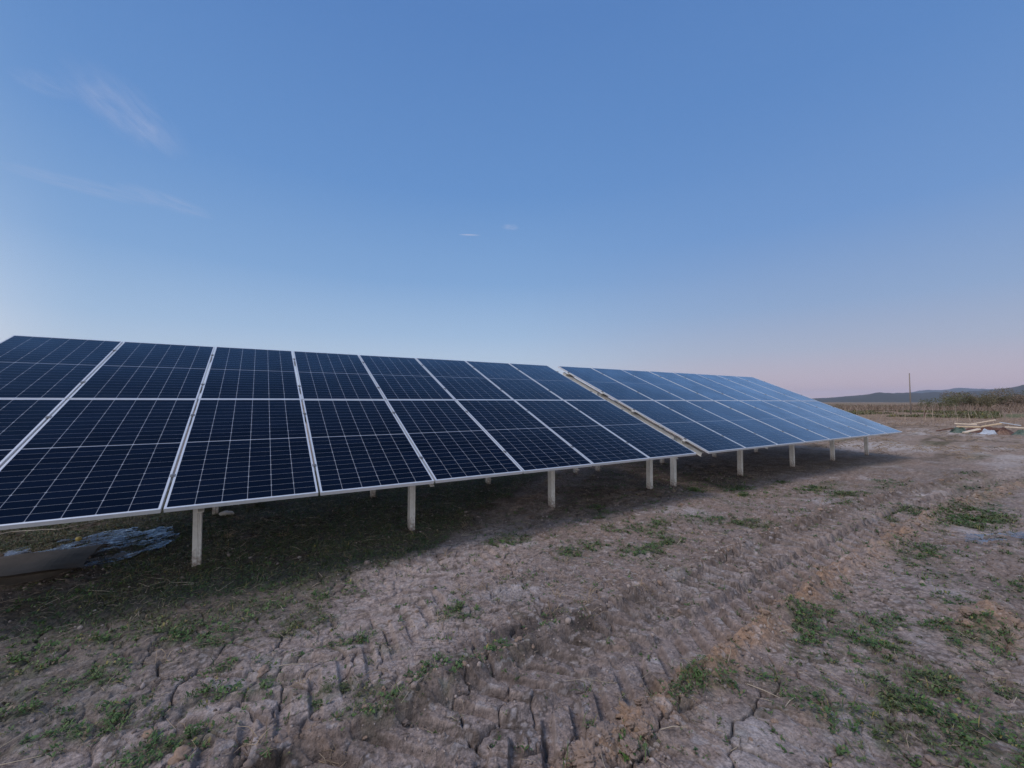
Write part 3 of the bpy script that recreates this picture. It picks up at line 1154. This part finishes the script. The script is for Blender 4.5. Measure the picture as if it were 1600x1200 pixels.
def clods():
    """crumbled lumps of clay along the wheel rut"""
    import bmesh
    bm = bmesh.new()
    bmesh.ops.create_icosphere(bm, subdivisions=3, radius=1)
    base = np.array([v.co[:] for v in bm.verts])
    tri = np.array([[v.index for v in f.verts] for f in bm.faces])
    bm.free()
    x, y = scatter(24000, 1.5, 15, -4.4, 0, lambda x, y, M: np.clip(np.exp(-((M['rv'] + .44) / .13) ** 2) * .55 * (.4 + ss(-.2, .2, fbm(x * 2, y * 2, 2, 330))) + .22 * np.exp(-((M['rv'] - .45) / .15) ** 2) + .012
                                                                  + .6 * np.exp(-(((x - 7.45) / .4) ** 2 + ((y + 3.5) / .16) ** 2)), 0, 1) * .5)
    k = in_view(x, y)
    x, y = x[k], y[k]
    sz = np.clip(RNG.lognormal(-4.35, .5, len(x)), .006, .042)
    # the big ones squeezed out near the bottom of the picture
    bx = np.array([4.34, 4.50, 4.62, 4.22, 4.12, 4.75, 4.95, 4.42, 5.15, 5.5, 5.75, 6.1, 4.55, 7.35, 7.55])
    by = np.array([-2.86, -2.80, -2.77, -2.90, -2.93, -2.73, -2.74, -2.95, -2.69, -2.66, -2.64, -2.58, -2.92, -3.48, -3.60])
    bs = np.array([.070, .080, .062, .070, .062, .040, .044, .050, .040, .046, .042, .045, .036, .075, .085])
    x, y, sz = np.concatenate([x, bx]), np.concatenate([y, by]), np.concatenate([sz, bs])
    z = hza(x, y)
    V, T, C = [], [], []
    bm = bmesh.new()
    bmesh.ops.create_icosphere(bm, subdivisions=5, radius=1)
    base5 = np.array([v.co[:] for v in bm.verts])
    tri5 = np.array([[v.index for v in f.verts] for f in bm.faces])
    bm.free()
    base3, tri3, off = base, tri, 0
    for k in range(len(x)):
        s = RNG.uniform(0, 100)
        fq = 1.3
        base, tri = (base5, tri5) if k >= len(x) - len(bx) else (base3, tri3)
        p = base
        nz = pn(p[:, 0] * fq + s, p[:, 1] * fq + p[:, 2] * 1.7, 7) * .55 + np.abs(pn(p[:, 0] * 3 + s, p[:, 2] * 3 + p[:, 1] * 2.1, 8)) * -.35 + pn(p[:, 1] * 6.5 + s, p[:, 2] * 6.5 + p[:, 0] * 3, 9) * .22 - .16 * ss(.09, .0, np.abs(pn(p[:, 0] * 2.6 + s, p[:, 1] * 2.6 + p[:, 2] * 2, 10)))
        if len(base) > 2000:
            nz = nz + .16 * fbm(p[:, 0] * 4 + s, p[:, 1] * 4 + p[:, 2] * 3, 5, 13, .6) - .10 * ss(.10, .0, np.abs(fbm(p[:, 0] * 3 + s, p[:, 2] * 3 + p[:, 1], 3, 14)))
        q = p * (1 + nz)[:, None] * np.array([RNG.uniform(.8, 1.35), RNG.uniform(.7, 1.05), RNG.uniform(.5, .85)])
        a = RNG.uniform(0, 6.28)
        ca, sa = math.cos(a), math.sin(a)
        q = np.stack([q[:, 0] * ca - q[:, 1] * sa, q[:, 0] * sa + q[:, 1] * ca, q[:, 2]], 1) * sz[k]
        V.append(q + np.array([x[k], y[k], z[k] + sz[k] * .05]))
        T.append(tri + off)
        off += len(base)
        t = RNG.uniform(0, 1)
        c = np.array((.27, .190, .142)) * t + np.array((.22, .172, .150)) * (1 - t)
        C.append(np.broadcast_to(c, (len(base), 3)) * (1 + .3 * pn(p[:, 0] * 5 + s, p[:, 1] * 5 + p[:, 2] * 4, 12)[:, None]))
    # loose crumbs everywhere, thickest along the tracks
    bm = bmesh.new()
    bmesh.ops.create_icosphere(bm, subdivisions=1, radius=1)
    b1 = np.array([v.co[:] for v in bm.verts])
    t1 = np.array([[v.index for v in f.verts] for f in bm.faces])
    bm.free()
    cx, cy = scatter(150000, .8, 13, -4.6, 3, lambda x, y, M: np.clip(.05 + .55 * np.exp(-((M['rv'] + .45) / .2) ** 2) + .40 * np.exp(-((M['rv'] - .44) / .18) ** 2) + .10 * M['rut']
                                                                  + .25 * ss(.05, .4, fbm(x * 1.4, y * 1.4, 3, 33)), 0, 1) * .42)
    k = in_view(cx, cy)
    cx, cy = cx[k], cy[k]
    n = len(cx)
    csz = np.clip(RNG.lognormal(-5.15, .5, n), .003, .022)
    q = b1[None] * (1 + RNG.normal(0, .22, (n, len(b1))))[:, :, None] * RNG.uniform(.6, 1.3, (n, 1, 3)) * csz[:, None, None]
    q = q + np.stack([cx, cy, hza(cx, cy) + csz * .2], 1)[:, None, :]
    o = sum(len(v) for v in V)
    V.append(q.reshape(-1, 3))
    T.append((t1[None] + (np.arange(n) * len(b1))[:, None, None]).reshape(-1, 3) + o)
    C.append(np.repeat(mixcol(n, (.13, .100, .085), (.37, .31, .285)), len(b1), 0))
    print('clods', len(x), n)
    m = attr_mat('clay_clod', .95, spec=.2)
    nt = m.node_tree
    tc = nt.nodes.new('ShaderNodeTexCoord')
    n = nt.nodes.new('ShaderNodeTexNoise')
    n.inputs['Scale'].default_value = 90
    n.inputs['Detail'].default_value = 6
    bp = nt.nodes.new('ShaderNodeBump')
    bp.inputs['Strength'].default_value = .7
    bp.inputs['Distance'].default_value = .008
    nt.links.new(tc.outputs['Object'], n.inputs['Vector'])
    nt.links.new(n.outputs['Fac'], bp.inputs['Height'])
    nt.links.new(bp.outputs[0], nt.nodes['Principled BSDF'].inputs['Normal'])
    me = np_mesh('soil_clods', np.concatenate(V), None, np.concatenate(T), [m], True, np.concatenate(C))
    tag(link('soil_clods', me), kind='stuff')


clods()


# ------------------------------------------------------------------ far field: stubble, scrub, bushes, trees
def far_ring(n, az0, az1, r0, r1, power=1.0):
    a = np.radians(RNG.uniform(az0, az1, n))
    r = r0 + (r1 - r0) * RNG.uniform(0, 1, n) ** power
    return CAM[0] + r * np.sin(a), CAM[1] + r * np.cos(a), r


def stubble():
    parts = []
    cx, cy, r = far_ring(1500, 62, 100, 36, 80)
    k = fbm(cx * .12, cy * .25, 3, 301) + .25 * ss(38, 60, r) > -.02
    cx, cy, r = cx[k], cy[k], r[k]
    m = 7
    x = np.repeat(cx, m) + RNG.normal(0, .12, len(cx) * m)
    y = np.repeat(cy, m) + RNG.normal(0, .12, len(cx) * m)
    n = len(x)
    parts.append(sticks(x, y, np.zeros(n) - .02, RNG.uniform(.10, .38, n), RNG.uniform(.003, .008, n), RNG.uniform(.2, 1.5, n),
                        mixcol(n, (.24, .17, .13), (.44, .35, .28)), .12))
    # taller dead stalks
    x, y, r = far_ring(120, 62, 100, 42, 78)
    n = len(x)
    parts.append(sticks(x, y, np.zeros(n) - .02, RNG.uniform(.5, 1.25, n), RNG.uniform(.008, .016, n), RNG.uniform(1.15, 1.55, n),
                        mixcol(n, (.28, .21, .16), (.48, .40, .32)), .06))
    # lying straw nearer
    x, y, r = far_ring(9000, 55, 100, 17, 55)
    k = fbm(x * .2, y * .5, 3, 302) > -.05
    x, y = x[k], y[k]
    n = len(x)
    parts.append(sticks(x, y, hza(x, y) + .01, RNG.uniform(.08, .35, n), RNG.uniform(.003, .008, n), RNG.uniform(-.02, .5, n),
                        mixcol(n, (.16, .115, .08), (.40, .32, .24)), .1))
    V, Q, C = join(parts)
    tag(link('stubble', np_mesh('stubble', V, Q, None, [attr_mat('stubble_stalk', .85)], False, C)), kind='stuff')


stubble()


def scrub():
    """one tangled mass of leafless scrub and reeds at the end of the field"""
    parts = []
    x, y, r = far_ring(26000, -30, 112, 92, 190)
    k = (fbm(x * .03, y * .03, 3, 311) + .12 > -.25)
    x, y, r = x[k], y[k], r[k]
    n = len(x)
    az = np.degrees(np.arctan2(x - CAM[0], y - CAM[1]))
    hh = np.clip(1.15 + .75 * fbm(x * .05, y * .05, 3, 312) + .5 * ss(74, 81, az), .4, 2.6)
    ln = hh * RNG.uniform(.5, 1.1, n)
    t = fbm(x * .04 + 7, y * .04, 3, 313)
    c = mixcol(n, (.17, .125, .10), (.29, .22, .175))
    gk = ss(.05, .3, t)[:, None] * RNG.uniform(.2, 1, n)[:, None]
    c = c * (1 - gk) + np.array((.085, .095, .042)) * gk
    parts.append(sticks(x, y, np.zeros(n) - .05, ln, RNG.uniform(.02, .055, n), RNG.uniform(.7, 1.5, n), c, .1))
    V, Q, C = join(parts)
    tag(link('scrub', np_mesh('scrub', V, Q, None, [attr_mat('scrub_twig', .9)], False, C)), kind='stuff')
    # green verge of young grass in front of the scrub
    x, y, r = far_ring(6000, 70, 81, 60, 98)
    k = fbm(x * .05, y * .09, 3, 321) > .02
    x, y = x[k], y[k]
    n = len(x)
    V, Q, C = leaf_batch(x, y, np.zeros(n), 5, RNG.uniform(.15, .4, n), (.085, .10, .050), (.16, .16, .085), (.6, 1.4), .2, .1)
    tag(link('grass', np_mesh('grass', V, Q, None, [attr_mat('verge_grass', .7)], False, C)), kind='stuff')


scrub()

m_bark = nmat('bark', (.085, .068, .055), .9, noise=(6, .7, (.14, .115, .095)), spec=.2)
m_leaf = attr_mat('tree_foliage', .7, spec=.2)


def crown_mesh(rx, rz, zc, n, cols, leaf, seed, lobes=7):
    rg = np.random.default_rng(seed)
    C0 = np.stack([rg.normal(0, .5, lobes) * rx, rg.normal(0, .5, lobes) * rx, zc + rg.normal(0, .42, lobes) * rz], 1)
    rad = rg.uniform(.3, .62, lobes) * rx
    k = rg.integers(0, lobes, n)
    dv = rg.normal(0, 1, (n, 3))
    dv /= np.linalg.norm(dv, axis=1)[:, None]
    P = C0[k] + dv * (rad[k] * rg.uniform(.25, 1.1, n) ** .6)[:, None] * np.array([1, 1, .85])
    P[:, 2] = np.maximum(P[:, 2], .12)
    a = rg.normal(0, 1, (n, 3))
    a /= np.linalg.norm(a, axis=1)[:, None]
    b = np.cross(a, rg.normal(0, 1, (n, 3)))
    b /= np.linalg.norm(b, axis=1)[:, None]
    s = (leaf * rg.uniform(.5, 1.4, n))[:, None]
    V = np.stack([P - a * s, P - b * s * .35, P + a * s, P + b * s * .35], 1).reshape(-1, 3)
    Q = np.arange(n * 4).reshape(-1, 4)
    t = np.clip(rg.uniform(0, 1, lobes)[k] * .6 + rg.uniform(0, .4, n), 0, 1)[:, None]
    C = np.array(cols[0]) * (1 - t) + np.array(cols[1]) * t
    return np_mesh('crown', V, Q, None, [m_leaf], False, np.repeat(C, 4, 0)), C0


def tree(name, az, r, h, w, cols, seed, label, cat, group=None, n=1500, low=False, leaf=.11):
    root = empty(name, polar(az, r, 0))
    tag(root, label, cat, group)
    zc = h * (.5 if low else .62)
    me, lobes = crown_mesh(w / 2, h * .46, zc, n, cols, leaf, seed)
    link('crown', me, root)
    rg = random.Random(seed)
    b = MB()
    th = h * .55
    b.tube([(0, 0, -.2), (.05 * w, 0, th * .5), (0, .04 * w, th)], [h * .026, h * .02, h * .012], 7)
    for c in lobes:
        z0 = th * rg.uniform(.25, .95)
        b.tube([(0, 0, z0), (c[0] * .5, c[1] * .5, (z0 + c[2]) / 2 + .1), tuple(c)], [h * .012, h * .008, h * .003], 5)
    b.build('trunk', m_bark, root, True)


OL = ((.115, .102, .062), (.19, .165, .10))
BR = ((.15, .112, .086), (.24, .185, .145))
GR = ((.095, .10, .052), (.165, .165, .085))
tree('shrub', px_az(1467), 118, 2.7, 5.5, GR, 41, 'round olive green shrub standing alone between the utility pole and the tree row', 'shrub', n=2600, low=True, leaf=.13)
tree('shrub', px_az(1493), 128, 2.1, 4.0, BR, 42, 'low brown shrub beside the rounder olive green shrub', 'shrub', n=900, low=True)
TR = [(1516, 132, 4.4, 6.5, BR, 'brown leafless tree at the left end of the far tree row'),
      (1530, 128, 3.9, 6.0, OL, 'olive tree next to the brown one at the end of the far row'),
      (1547, 134, 4.0, 6.5, OL, 'rounded olive tree in the far row, just left of its tallest green tree'),
      (1563, 130, 4.6, 7.5, GR, 'tallest and greenest tree in the middle of the far row'),
      (1580, 136, 4.1, 6.5, OL, 'olive tree in the far row, just right of its tallest green tree'),
      (1596, 132, 4.9, 7.5, BR, 'wide brown tree at the right edge of the picture, below the hills')]
for k, (px, r, h, w, cols, lab) in enumerate(TR):
    tree('tree', px_az(px), r, h * .74, w, cols, 60 + k, lab, 'tree', 'trees in the row at the end of the field', n=4200, low=True, leaf=.12)

# utility pole and fence stakes at the end of the field
m_pole = nmat('weathered_timber', (.21, .18, .165), .85, noise=(5, .7, (.28, .245, .225)), spec=.2)
m_stake = nmat('pale_stake', (.27, .23, .195), .8, noise=(8, .6, (.19, .155, .13)), spec=.2)
b = MB()
b.tube([(0, 0, -.5), (0, 0, 2.6), (.03, 0, 5.2)], [.075, .066, .055], 12)
b.tube([(.03, 0, 5.2), (.03, 0, 5.32)], [.06, .035], 12)
b.box(-.015, -.10, 1.2, .015, -.078, 1.45)
p = b.build('utility_pole', m_pole, None, True)
p.location = polar(px_az(1422), 74, 0)
tag(p, 'tall thin wooden utility pole rising above the scrub at the end of the field', 'pole')

ST = [(1409.5, 62, .95, .06, .02, 'short thick pale stake left of the utility pole'),
      (1440.5, 58, 1.15, .045, .16, 'slanting pale stake, first one right of the utility pole'),
      (1443, 60, .85, .075, .0, 'stubby dark reddish stake touching the slanting pale one'),
      (1456.5, 66, 1.25, .045, -.03, 'slim grey stake between the slanting one and the olive green shrub'),
      (1473.5, 66, 1.2, .045, .03, 'slim grey stake standing before the olive green shrub'),
      (1491.5, 64, 1.3, .065, .0, 'brightest upright white stake in front of the low brown shrub'),
      (1516.5, 64, 1.05, .05, -.05, 'short grey stake below the brown tree that ends the row'),
      (1570, 60, .85, .07, -.25, 'leaning pale stake below the tallest green tree')]
m_dark_stake = nmat('reddish_stake', (.14, .065, .050), .85, noise=(8, .6, (.09, .05, .04)))
for k, (px, r, h, w, lean, lab) in enumerate(ST):
    w *= .72
    b = MB()
    b.tube([(0, 0, -.25), (lean * .5 * h, 0, h * .5), (lean * h, .01, h * .97), (lean * h, .01, h)], [w, w * .95, w * .9, w * .6], 7)
    o = b.build('fence_stake', m_dark_stake if k == 2 else m_stake)
    o.location = polar(px_az(px), r, 0)
    o.rotation_euler = (0, 0, -R(px_az(px)))
    tag(o, lab, 'stake', 'fence stakes at the end of the field')

# ------------------------------------------------------------------ heap of waste on the right
m_wood = nmat('new_timber', (.60, .47, .32), .7, noise=(7, .6, (.46, .34, .22)), spec=.3)
m_woodp = nmat('pale_timber', (.68, .58, .47), .7, noise=(7, .6, (.54, .44, .34)), spec=.3)
m_woodd = nmat('old_board', (.16, .085, .065), .8, noise=(7, .6, (.10, .06, .05)), spec=.2)
m_net = nmat('green_net', (.060, .095, .075), .7, noise=(9, .9, (.15, .19, .16)), spec=.3)
m_bag = nmat('white_sack', (.46, .50, .56), .5, noise=(6, .5, (.34, .38, .44)), spec=.4)
m_rust = nmat('brown_cardboard', (.15, .090, .070), .85, noise=(7, .9, (.27, .18, .13)), spec=.2)
HEAP = (34.9, 1.6)


def heap_pt(px, depth, z):
    """point at a reference column, some metres nearer (-) or farther (+) than the heap's middle line"""
    a = px_az(px)
    return polar(a, (32.7 + depth), z)


def plank(p0, p1, w, t, mat, label, group='boards thrown on the waste heap'):
    p0, p1 = Vector(p0), Vector(p1)
    d = (p1 - p0)
    L = d.length
    b = MB()
    c = t * .18
    poly = [(-w / 2 + c, -t / 2), (w / 2 - c, -t / 2), (w / 2, -t / 2 + c), (w / 2, t / 2 - c), (w / 2 - c, t / 2), (-w / 2 + c, t / 2), (-w / 2, t / 2 - c), (-w / 2, -t / 2 + c)]
    b.prism(poly, 0, L)
    o = b.build('plank', mat)
    o.location = p0
    z = d.normalized()
    up = Vector((0, 0, 1))
    xx = up.cross(z).normalized()
    yy = z.cross(xx)
    from mathutils import Matrix
    o.rotation_euler = Matrix((xx, yy, z)).transposed().to_euler()
    tag(o, label, 'board', group)


def lump(name, px0, px1, depth, dd, h, mat, label, cat, seed, group=None, z0=0.0, fold=1.0):
    """crumpled sheet-like lump with folds"""
    a, c = Vector(heap_pt(px0, depth, 0)), Vector(heap_pt(px1, depth, 0))
    ax = (c - a)
    L = ax.length
    ax.normalize()
    ay = Vector((-ax.y, ax.x, 0))
    nx, ny = 46, 26
    u = np.linspace(-1.05, 1.05, nx)
    v = np.linspace(-1.05, 1.05, ny)
    U, Vv = np.meshgrid(u, v)
    rr = np.hypot(U, Vv) + .22 * pn(U * 2 + seed, Vv * 2, seed)
    prof = ss(1.05, .35, rr)
    z = prof * (.6 + .4 * pn(U * 2.2 + seed, Vv * 2.2, seed + 1)) + fold * .30 * prof * np.abs(pn(U * 5 + seed, Vv * 3.5 + U * 2, seed + 2)) + fold * .14 * prof * pn(U * 12, Vv * 9 + seed, seed + 3)
    P = []
    for i in range(ny):
        for j in range(nx):
            q = (a + c) / 2 + ax * (U[i, j] * L / 2) + ay * (Vv[i, j] * dd / 2)
            P.append((q.x, q.y, z0 + h * z[i, j] - .02))
    Q = [(i * nx + j, i * nx + j + 1, (i + 1) * nx + j + 1, (i + 1) * nx + j) for i in range(ny - 1) for j in range(nx - 1)]
    me = bpy.data.meshes.new(name)
    me.from_pydata(P, [], Q)
    me.materials.append(mat)
    o = link(name, me)
    tag(o, label, cat, group)
    sol = o.modifiers.new('thickness', 'SOLIDIFY')
    sol.thickness = .006
    sol.offset = -1
    return o


lump('tangled_net', 1480, 1513, .0, 1.5, .30, m_net, 'tangled green net at the left end of the waste heap', 'net', 12, 'green nets in the waste heap', fold=1.6)
lump('tangled_net', 1576, 1618, .0, 1.4, .24, m_net, 'tangled green net at the right end of the waste heap, by the picture edge', 'net', 19, 'green nets in the waste heap', fold=1.6)
lump('white_sack', 1525, 1556, -.5, 1.1, .27, m_bag, 'crumpled bluish white plastic sack at the front of the waste heap', 'sack', 31, fold=.8)
lump('cardboard_pile', 1551, 1577, -.3, 1.0, .24, m_rust, 'crushed red brown cardboard between the white sack and the right green net', 'cardboard', 37, fold=1.2)
lump('timber_offcuts', 1500, 1585, 1.1, 1.7, .36, m_woodd, 'low dark heap of broken wood scraps under the pale boards', 'wood scraps', 43, fold=1.4)
plank(heap_pt(1462, -.1, .03), heap_pt(1486, -.4, .20), .22, .05, m_woodd, 'dark red brown board lying flat at the left tip of the waste heap')
plank(heap_pt(1489, .5, .42), heap_pt(1524, .5, .40), .20, .06, m_woodp, 'short whitish board at the upper left of the heap, beside the left net')
plank(heap_pt(1515, .9, .40), heap_pt(1553, .7, .66), .16, .06, m_woodp, 'topmost pale board of the waste heap, sticking up to the right')
plank(heap_pt(1493, .1, .28), heap_pt(1530, -.1, .31), .24, .07, m_wood, 'yellowish board resting on the left green net')
plank(heap_pt(1529, .2, .30), heap_pt(1562, .3, .50), .22, .07, m_wood, 'orange yellow board above the white sack')
plank(heap_pt(1503, -1.0, .03), heap_pt(1527, -.6, .22), .20, .06, m_woodp, 'cream board leaning on the ground at the front of the heap')
plank(heap_pt(1560, .8, .54), heap_pt(1592, .9, .40), .26, .05, m_bag, 'bluish white board at the upper right of the heap')
plank(heap_pt(1568, .2, .33), heap_pt(1612, .1, .30), .18, .06, m_woodp, 'long pale board lying level above the right green net')

# ------------------------------------------------------------------ litter under the near table
m_card = nmat('weathered_cardboard', (.10, .085, .073), .85, noise=(4, .7, (.055, .047, .040)), bump=(30, .3, .004), spec=.2)
m_film = bpy.data.materials.new('plastic_film')
m_film.use_nodes = True
_nt = m_film.node_tree
_b = _nt.nodes['Principled BSDF']
_b.inputs['Base Color'].default_value = (.15, .17, .21, 1)
_b.inputs['Roughness'].default_value = .14
_b.inputs['Specular IOR Level'].default_value = .9
_tr = _nt.nodes.new('ShaderNodeBsdfTransparent')
_mx = _nt.nodes.new('ShaderNodeMixShader')
_n = _nt.nodes.new('ShaderNodeTexNoise')
_n.inputs['Scale'].default_value = 5
_n.inputs['Detail'].default_value = 5
_tc = _nt.nodes.new('ShaderNodeTexCoord')
_nt.links.new(_tc.outputs['Object'], _n.inputs['Vector'])
_mr = _nt.nodes.new('ShaderNodeMapRange')
_mr.inputs['From Min'].default_value = .36
_mr.inputs['From Max'].default_value = .62
_mr.inputs['To Min'].default_value = .15
_mr.inputs['To Max'].default_value = .95
_nt.links.new(_n.outputs['Fac'], _mr.inputs['Value'])
_nt.links.new(_mr.outputs[0], _mx.inputs[0])
_nt.links.new(_tr.outputs[0], _mx.inputs[1])
_nt.links.new(_b.outputs[0], _mx.inputs[2])
_nt.links.new(_mx.outputs[0], _nt.nodes['Material Output'].inputs['Surface'])


def film(name, outline, mat, label, cat, seed, res=.018, amp=.03, lift=.012, ang=0.0, group=None):
    """crumpled sheet lying on the ground inside an outline"""
    ox = np.array([p[0] for p in outline])
    oy = np.array([p[1] for p in outline])
    gx = np.arange(ox.min() - .02, ox.max() + .02, res)
    gy = np.arange(oy.min() - .02, oy.max() + .02, res)
    X, Y = np.meshgrid(gx, gy)
    wx = X + .05 * fbm(X * 5, Y * 5, 3, seed)
    wy = Y + .05 * fbm(X * 5, Y * 5, 3, seed + 3)
    ins = np.zeros(X.shape, bool)
    j = len(ox) - 1
    for i in range(len(ox)):
        c = ((oy[i] > wy) != (oy[j] > wy)) & (wx < (ox[j] - ox[i]) * (wy - oy[i]) / (oy[j] - oy[i] + 1e-12) + ox[i])
        ins ^= c
        j = i
    ca, sa = math.cos(ang), math.sin(ang)
    u, w = X * ca + Y * sa, -X * sa + Y * ca
    Z = height(X.ravel(), Y.ravel(), None, False).reshape(X.shape) + lift
    fold = np.abs(fbm(u * 1.6, w * 8, 3, seed + 5))
    Z = Z + amp * (1 - 2.2 * fold) * .7 + amp * .6 * np.abs(fbm(u * 9, w * 22, 3, seed + 6)) + .25 * amp * pn(X * 45, Y * 45, seed + 8)
    gap = fbm(u * 2.4, w * 6, 4, seed + 9) > .07
    idx = -np.ones(X.shape, int)
    q = ins[:-1, :-1] & ins[1:, :-1] & ins[1:, 1:] & ins[:-1, 1:] & ~gap[:-1, :-1]
    ii, jj = np.nonzero(q)
    V = np.stack([X.ravel(), Y.ravel(), Z.ravel()], 1)
    m = X.shape[1]
    Q = np.stack([ii * m + jj, ii * m + jj + 1, (ii + 1) * m + jj + 1, (ii + 1) * m + jj], 1)
    used, inv = np.unique(Q, return_inverse=True)
    Q = inv.reshape(Q.shape)
    o = link(name, np_mesh(name, V[used], Q, None, [mat], True))
    tag(o, label, cat, group)
    return o


film('plastic_film', [(.80, 1.75), (1.28, 1.62), (1.50, 1.16), (1.70, 1.30), (2.08, 1.62), (2.20, 1.95), (2.05, 2.42), (1.62, 2.66), (1.10, 2.50), (.7, 2.3)], m_film,
     'crumpled bluish clear plastic film spread on the dark ground under the near table', 'plastic film', 70, ang=.45, amp=.035)
film('plastic_scrap', [(9.55, -2.98), (9.8, -3.12), (10.1, -3.22), (10.3, -3.42), (10.6, -3.5), (10.75, -3.3), (10.45, -3.08), (10.0, -2.9)], m_film,
     'scrap of bluish plastic film lying in the weeds at the right, out in the open', 'plastic film', 90, ang=-.4, amp=.05, lift=.03, res=.025)
film('plastic_sheet', [(2.1, 3.35), (2.55, 3.1), (3.0, 3.1), (3.15, 3.3), (2.9, 3.7), (2.3, 3.85)], nmat('dull_white_plastic', (.52, .54, .60), .4, noise=(6, .6, (.36, .38, .42)), spec=.4),
     'dull white plastic sheet crumpled on the ground behind the tables, seen past a front post', 'plastic sheet', 110, amp=.09, lift=.06)

b = MB()
import bmesh as _bmesh
_bm = _bmesh.new()
_bmesh.ops.create_icosphere(_bm, subdivisions=3, radius=.06)
for v in _bm.verts:
    q = np.array(v.co[:])
    k = 1 + .28 * float(pn(np.array([q[0] * 22]), np.array([q[1] * 22 + q[2] * 15]), 4)[0])
    v.co = Vector((q[0] * 1.35 * k, q[1] * k, q[2] * .7 * k))
_me = bpy.data.meshes.new('stone')
_bm.to_mesh(_me)
_bm.free()
_me.materials.append(nmat('white_stone', (.55, .54, .52), .85, noise=(20, .6, (.4, .38, .36)), bump=(40, .5, .006)))
o = link('stone', _me)
o.location = (2.60, 2.78, hz(2.60, 2.78) + .02)
tag(o, 'small pale stone beside the back post, in front of the white plastic sheet', 'stone')

_bm = _bmesh.new()
_bmesh.ops.create_uvsphere(_bm, u_segments=20, v_segments=14, radius=.028)
for v in _bm.verts:
    v.co.z *= .93
    rr = math.hypot(v.co.x, v.co.y)
    if v.co.z > .015:
        v.co.z -= .006 * max(0, 1 - rr / .014)
_me = bpy.data.meshes.new('ball')
_bm.to_mesh(_me)
_bm.free()
_me.polygons.foreach_set('use_smooth', [True] * len(_me.polygons))
_me.materials.append(nmat('yellow_skin', (.46, .38, .12), .6, noise=(30, .6, (.36, .26, .07))))
o = link('ball', _me)
o.location = (1.25, 2.28, hz(1.25, 2.28) + .055)
tag(o, 'tiny yellow ball lying by the plastic film under the near table', 'ball')

# rope lying across the dirt
b = MB()
rp = [(.30, 3.16), (.44, 3.19), (.65, 3.12), (.85, 3.08), (1.02, 3.22), (1.15, 3.40), (1.30, 3.6), (1.5, 3.75)]
xs = np.interp(np.linspace(0, len(rp) - 1, 60), range(len(rp)), [q[0] for q in rp])
ys = np.interp(np.linspace(0, len(rp) - 1, 60), range(len(rp)), [q[1] for q in rp])
zs = height(xs, ys, None, False) + .03 + .02 * np.sin(np.linspace(0, 7, 60))
b.tube([tuple(q) for q in zip(xs, ys, zs)], .0065, 6)
o = b.build('rope', nmat('pale_rope', (.40, .37, .32), .8, noise=(40, .6, (.28, .25, .22))), None, True)
tag(o, 'thin pale rope lying across the dirt under the near table', 'rope')


def cardboard():
    """large curled sheet: top panel, front edge folded down towards the camera"""
    # rails from the left (out of the picture) to the torn right tip: back edge, crest, front lip
    back = [(.20, 2.0), (.65, 1.95), (1.0, 1.90), (1.25, 1.90), (1.53, 1.88)]
    crest = [(.45, 1.2), (.75, 1.17), (1.07, 1.08), (1.36, 1.02), (1.56, 1.16)]
    lip = [(.50, 1.16), (.80, 1.13), (1.12, 1.08), (1.36, 1.13), (1.48, 1.22)]
    zb = [.04, .05, .06, .05, .06]
    zc = [.10, .10, .10, .11, .05]
    zl = [.02, .015, .01, .01, .015]
    nu, nv = 23, 13
    tu = np.linspace(0, 4, nu)

    def ip(a):
        return np.interp(tu, range(5), a)
    V = []
    for jv in range(nv):
        t = jv / (nv - 1)
        for i in range(nu):
            B = np.array([ip([p[0] for p in back])[i], ip([p[1] for p in back])[i], ip(zb)[i]])
            Cc = np.array([ip([p[0] for p in crest])[i], ip([p[1] for p in crest])[i], ip(zc)[i]])
            Lp = np.array([ip([p[0] for p in lip])[i], ip([p[1] for p in lip])[i], ip(zl)[i]])
            if t < .6:
                s = t / .6
                q = B * (1 - s) + Cc * s
                q[2] += .02 * math.sin(s * math.pi) * math.sin(tu[i] * 2.3)
            else:
                s = (t - .6) / .4
                q = Cc * (1 - s) + Lp * s
                q[1] += .11 * math.sin(s * math.pi)
            n = float(fbm(np.array([q[0] * 6]), np.array([q[1] * 9]), 2, 77)[0]) * .6
            if i > nu - 4:
                q[0] += .05 * float(fbm(np.array([t * 5.0]), np.array([i * .3]), 3, 78)[0])
            V.append((q[0] + .01 * n, q[1] + .012 * n, q[2] + .012 * n))
    Q = [(i * nu + j, i * nu + j + 1, (i + 1) * nu + j + 1, (i + 1) * nu + j) for i in range(nv - 1) for j in range(nu - 1)]
    me = bpy.data.meshes.new('cardboard_sheet')
    me.from_pydata(V, [], Q)
    me.materials.append(m_card)
    o = link('cardboard_sheet', me)
    sol = o.modifiers.new('thickness', 'SOLIDIFY')
    sol.thickness = .008
    tag(o, 'large curled grey brown cardboard sheet lying by the left edge under the near table', 'cardboard')


cardboard()
# ------------------------------------------------------------------ air
def build_haze():
    b = MB()
    n = 48
    rad = 12500
    b.prism([(CAM[0] + rad * math.cos(2 * math.pi * k / n), CAM[1] + rad * math.sin(2 * math.pi * k / n)) for k in range(n)], -6, 245)
    m = bpy.data.materials.new('haze')
    m.use_nodes = True
    nt = m.node_tree
    nt.nodes.remove(nt.nodes['Principled BSDF'])
    v = nt.nodes.new('ShaderNodeVolumePrincipled')
    v.inputs['Color'].default_value = (.62, .74, 1.0, 1)
    v.inputs['Density'].default_value = HAZE
    v.inputs['Anisotropy'].default_value = .0
    nt.links.new(v.outputs[0], nt.nodes['Material Output'].inputs['Volume'])
    tag(b.build('haze', m), kind='stuff')


HAZE = 8e-5
build_haze()
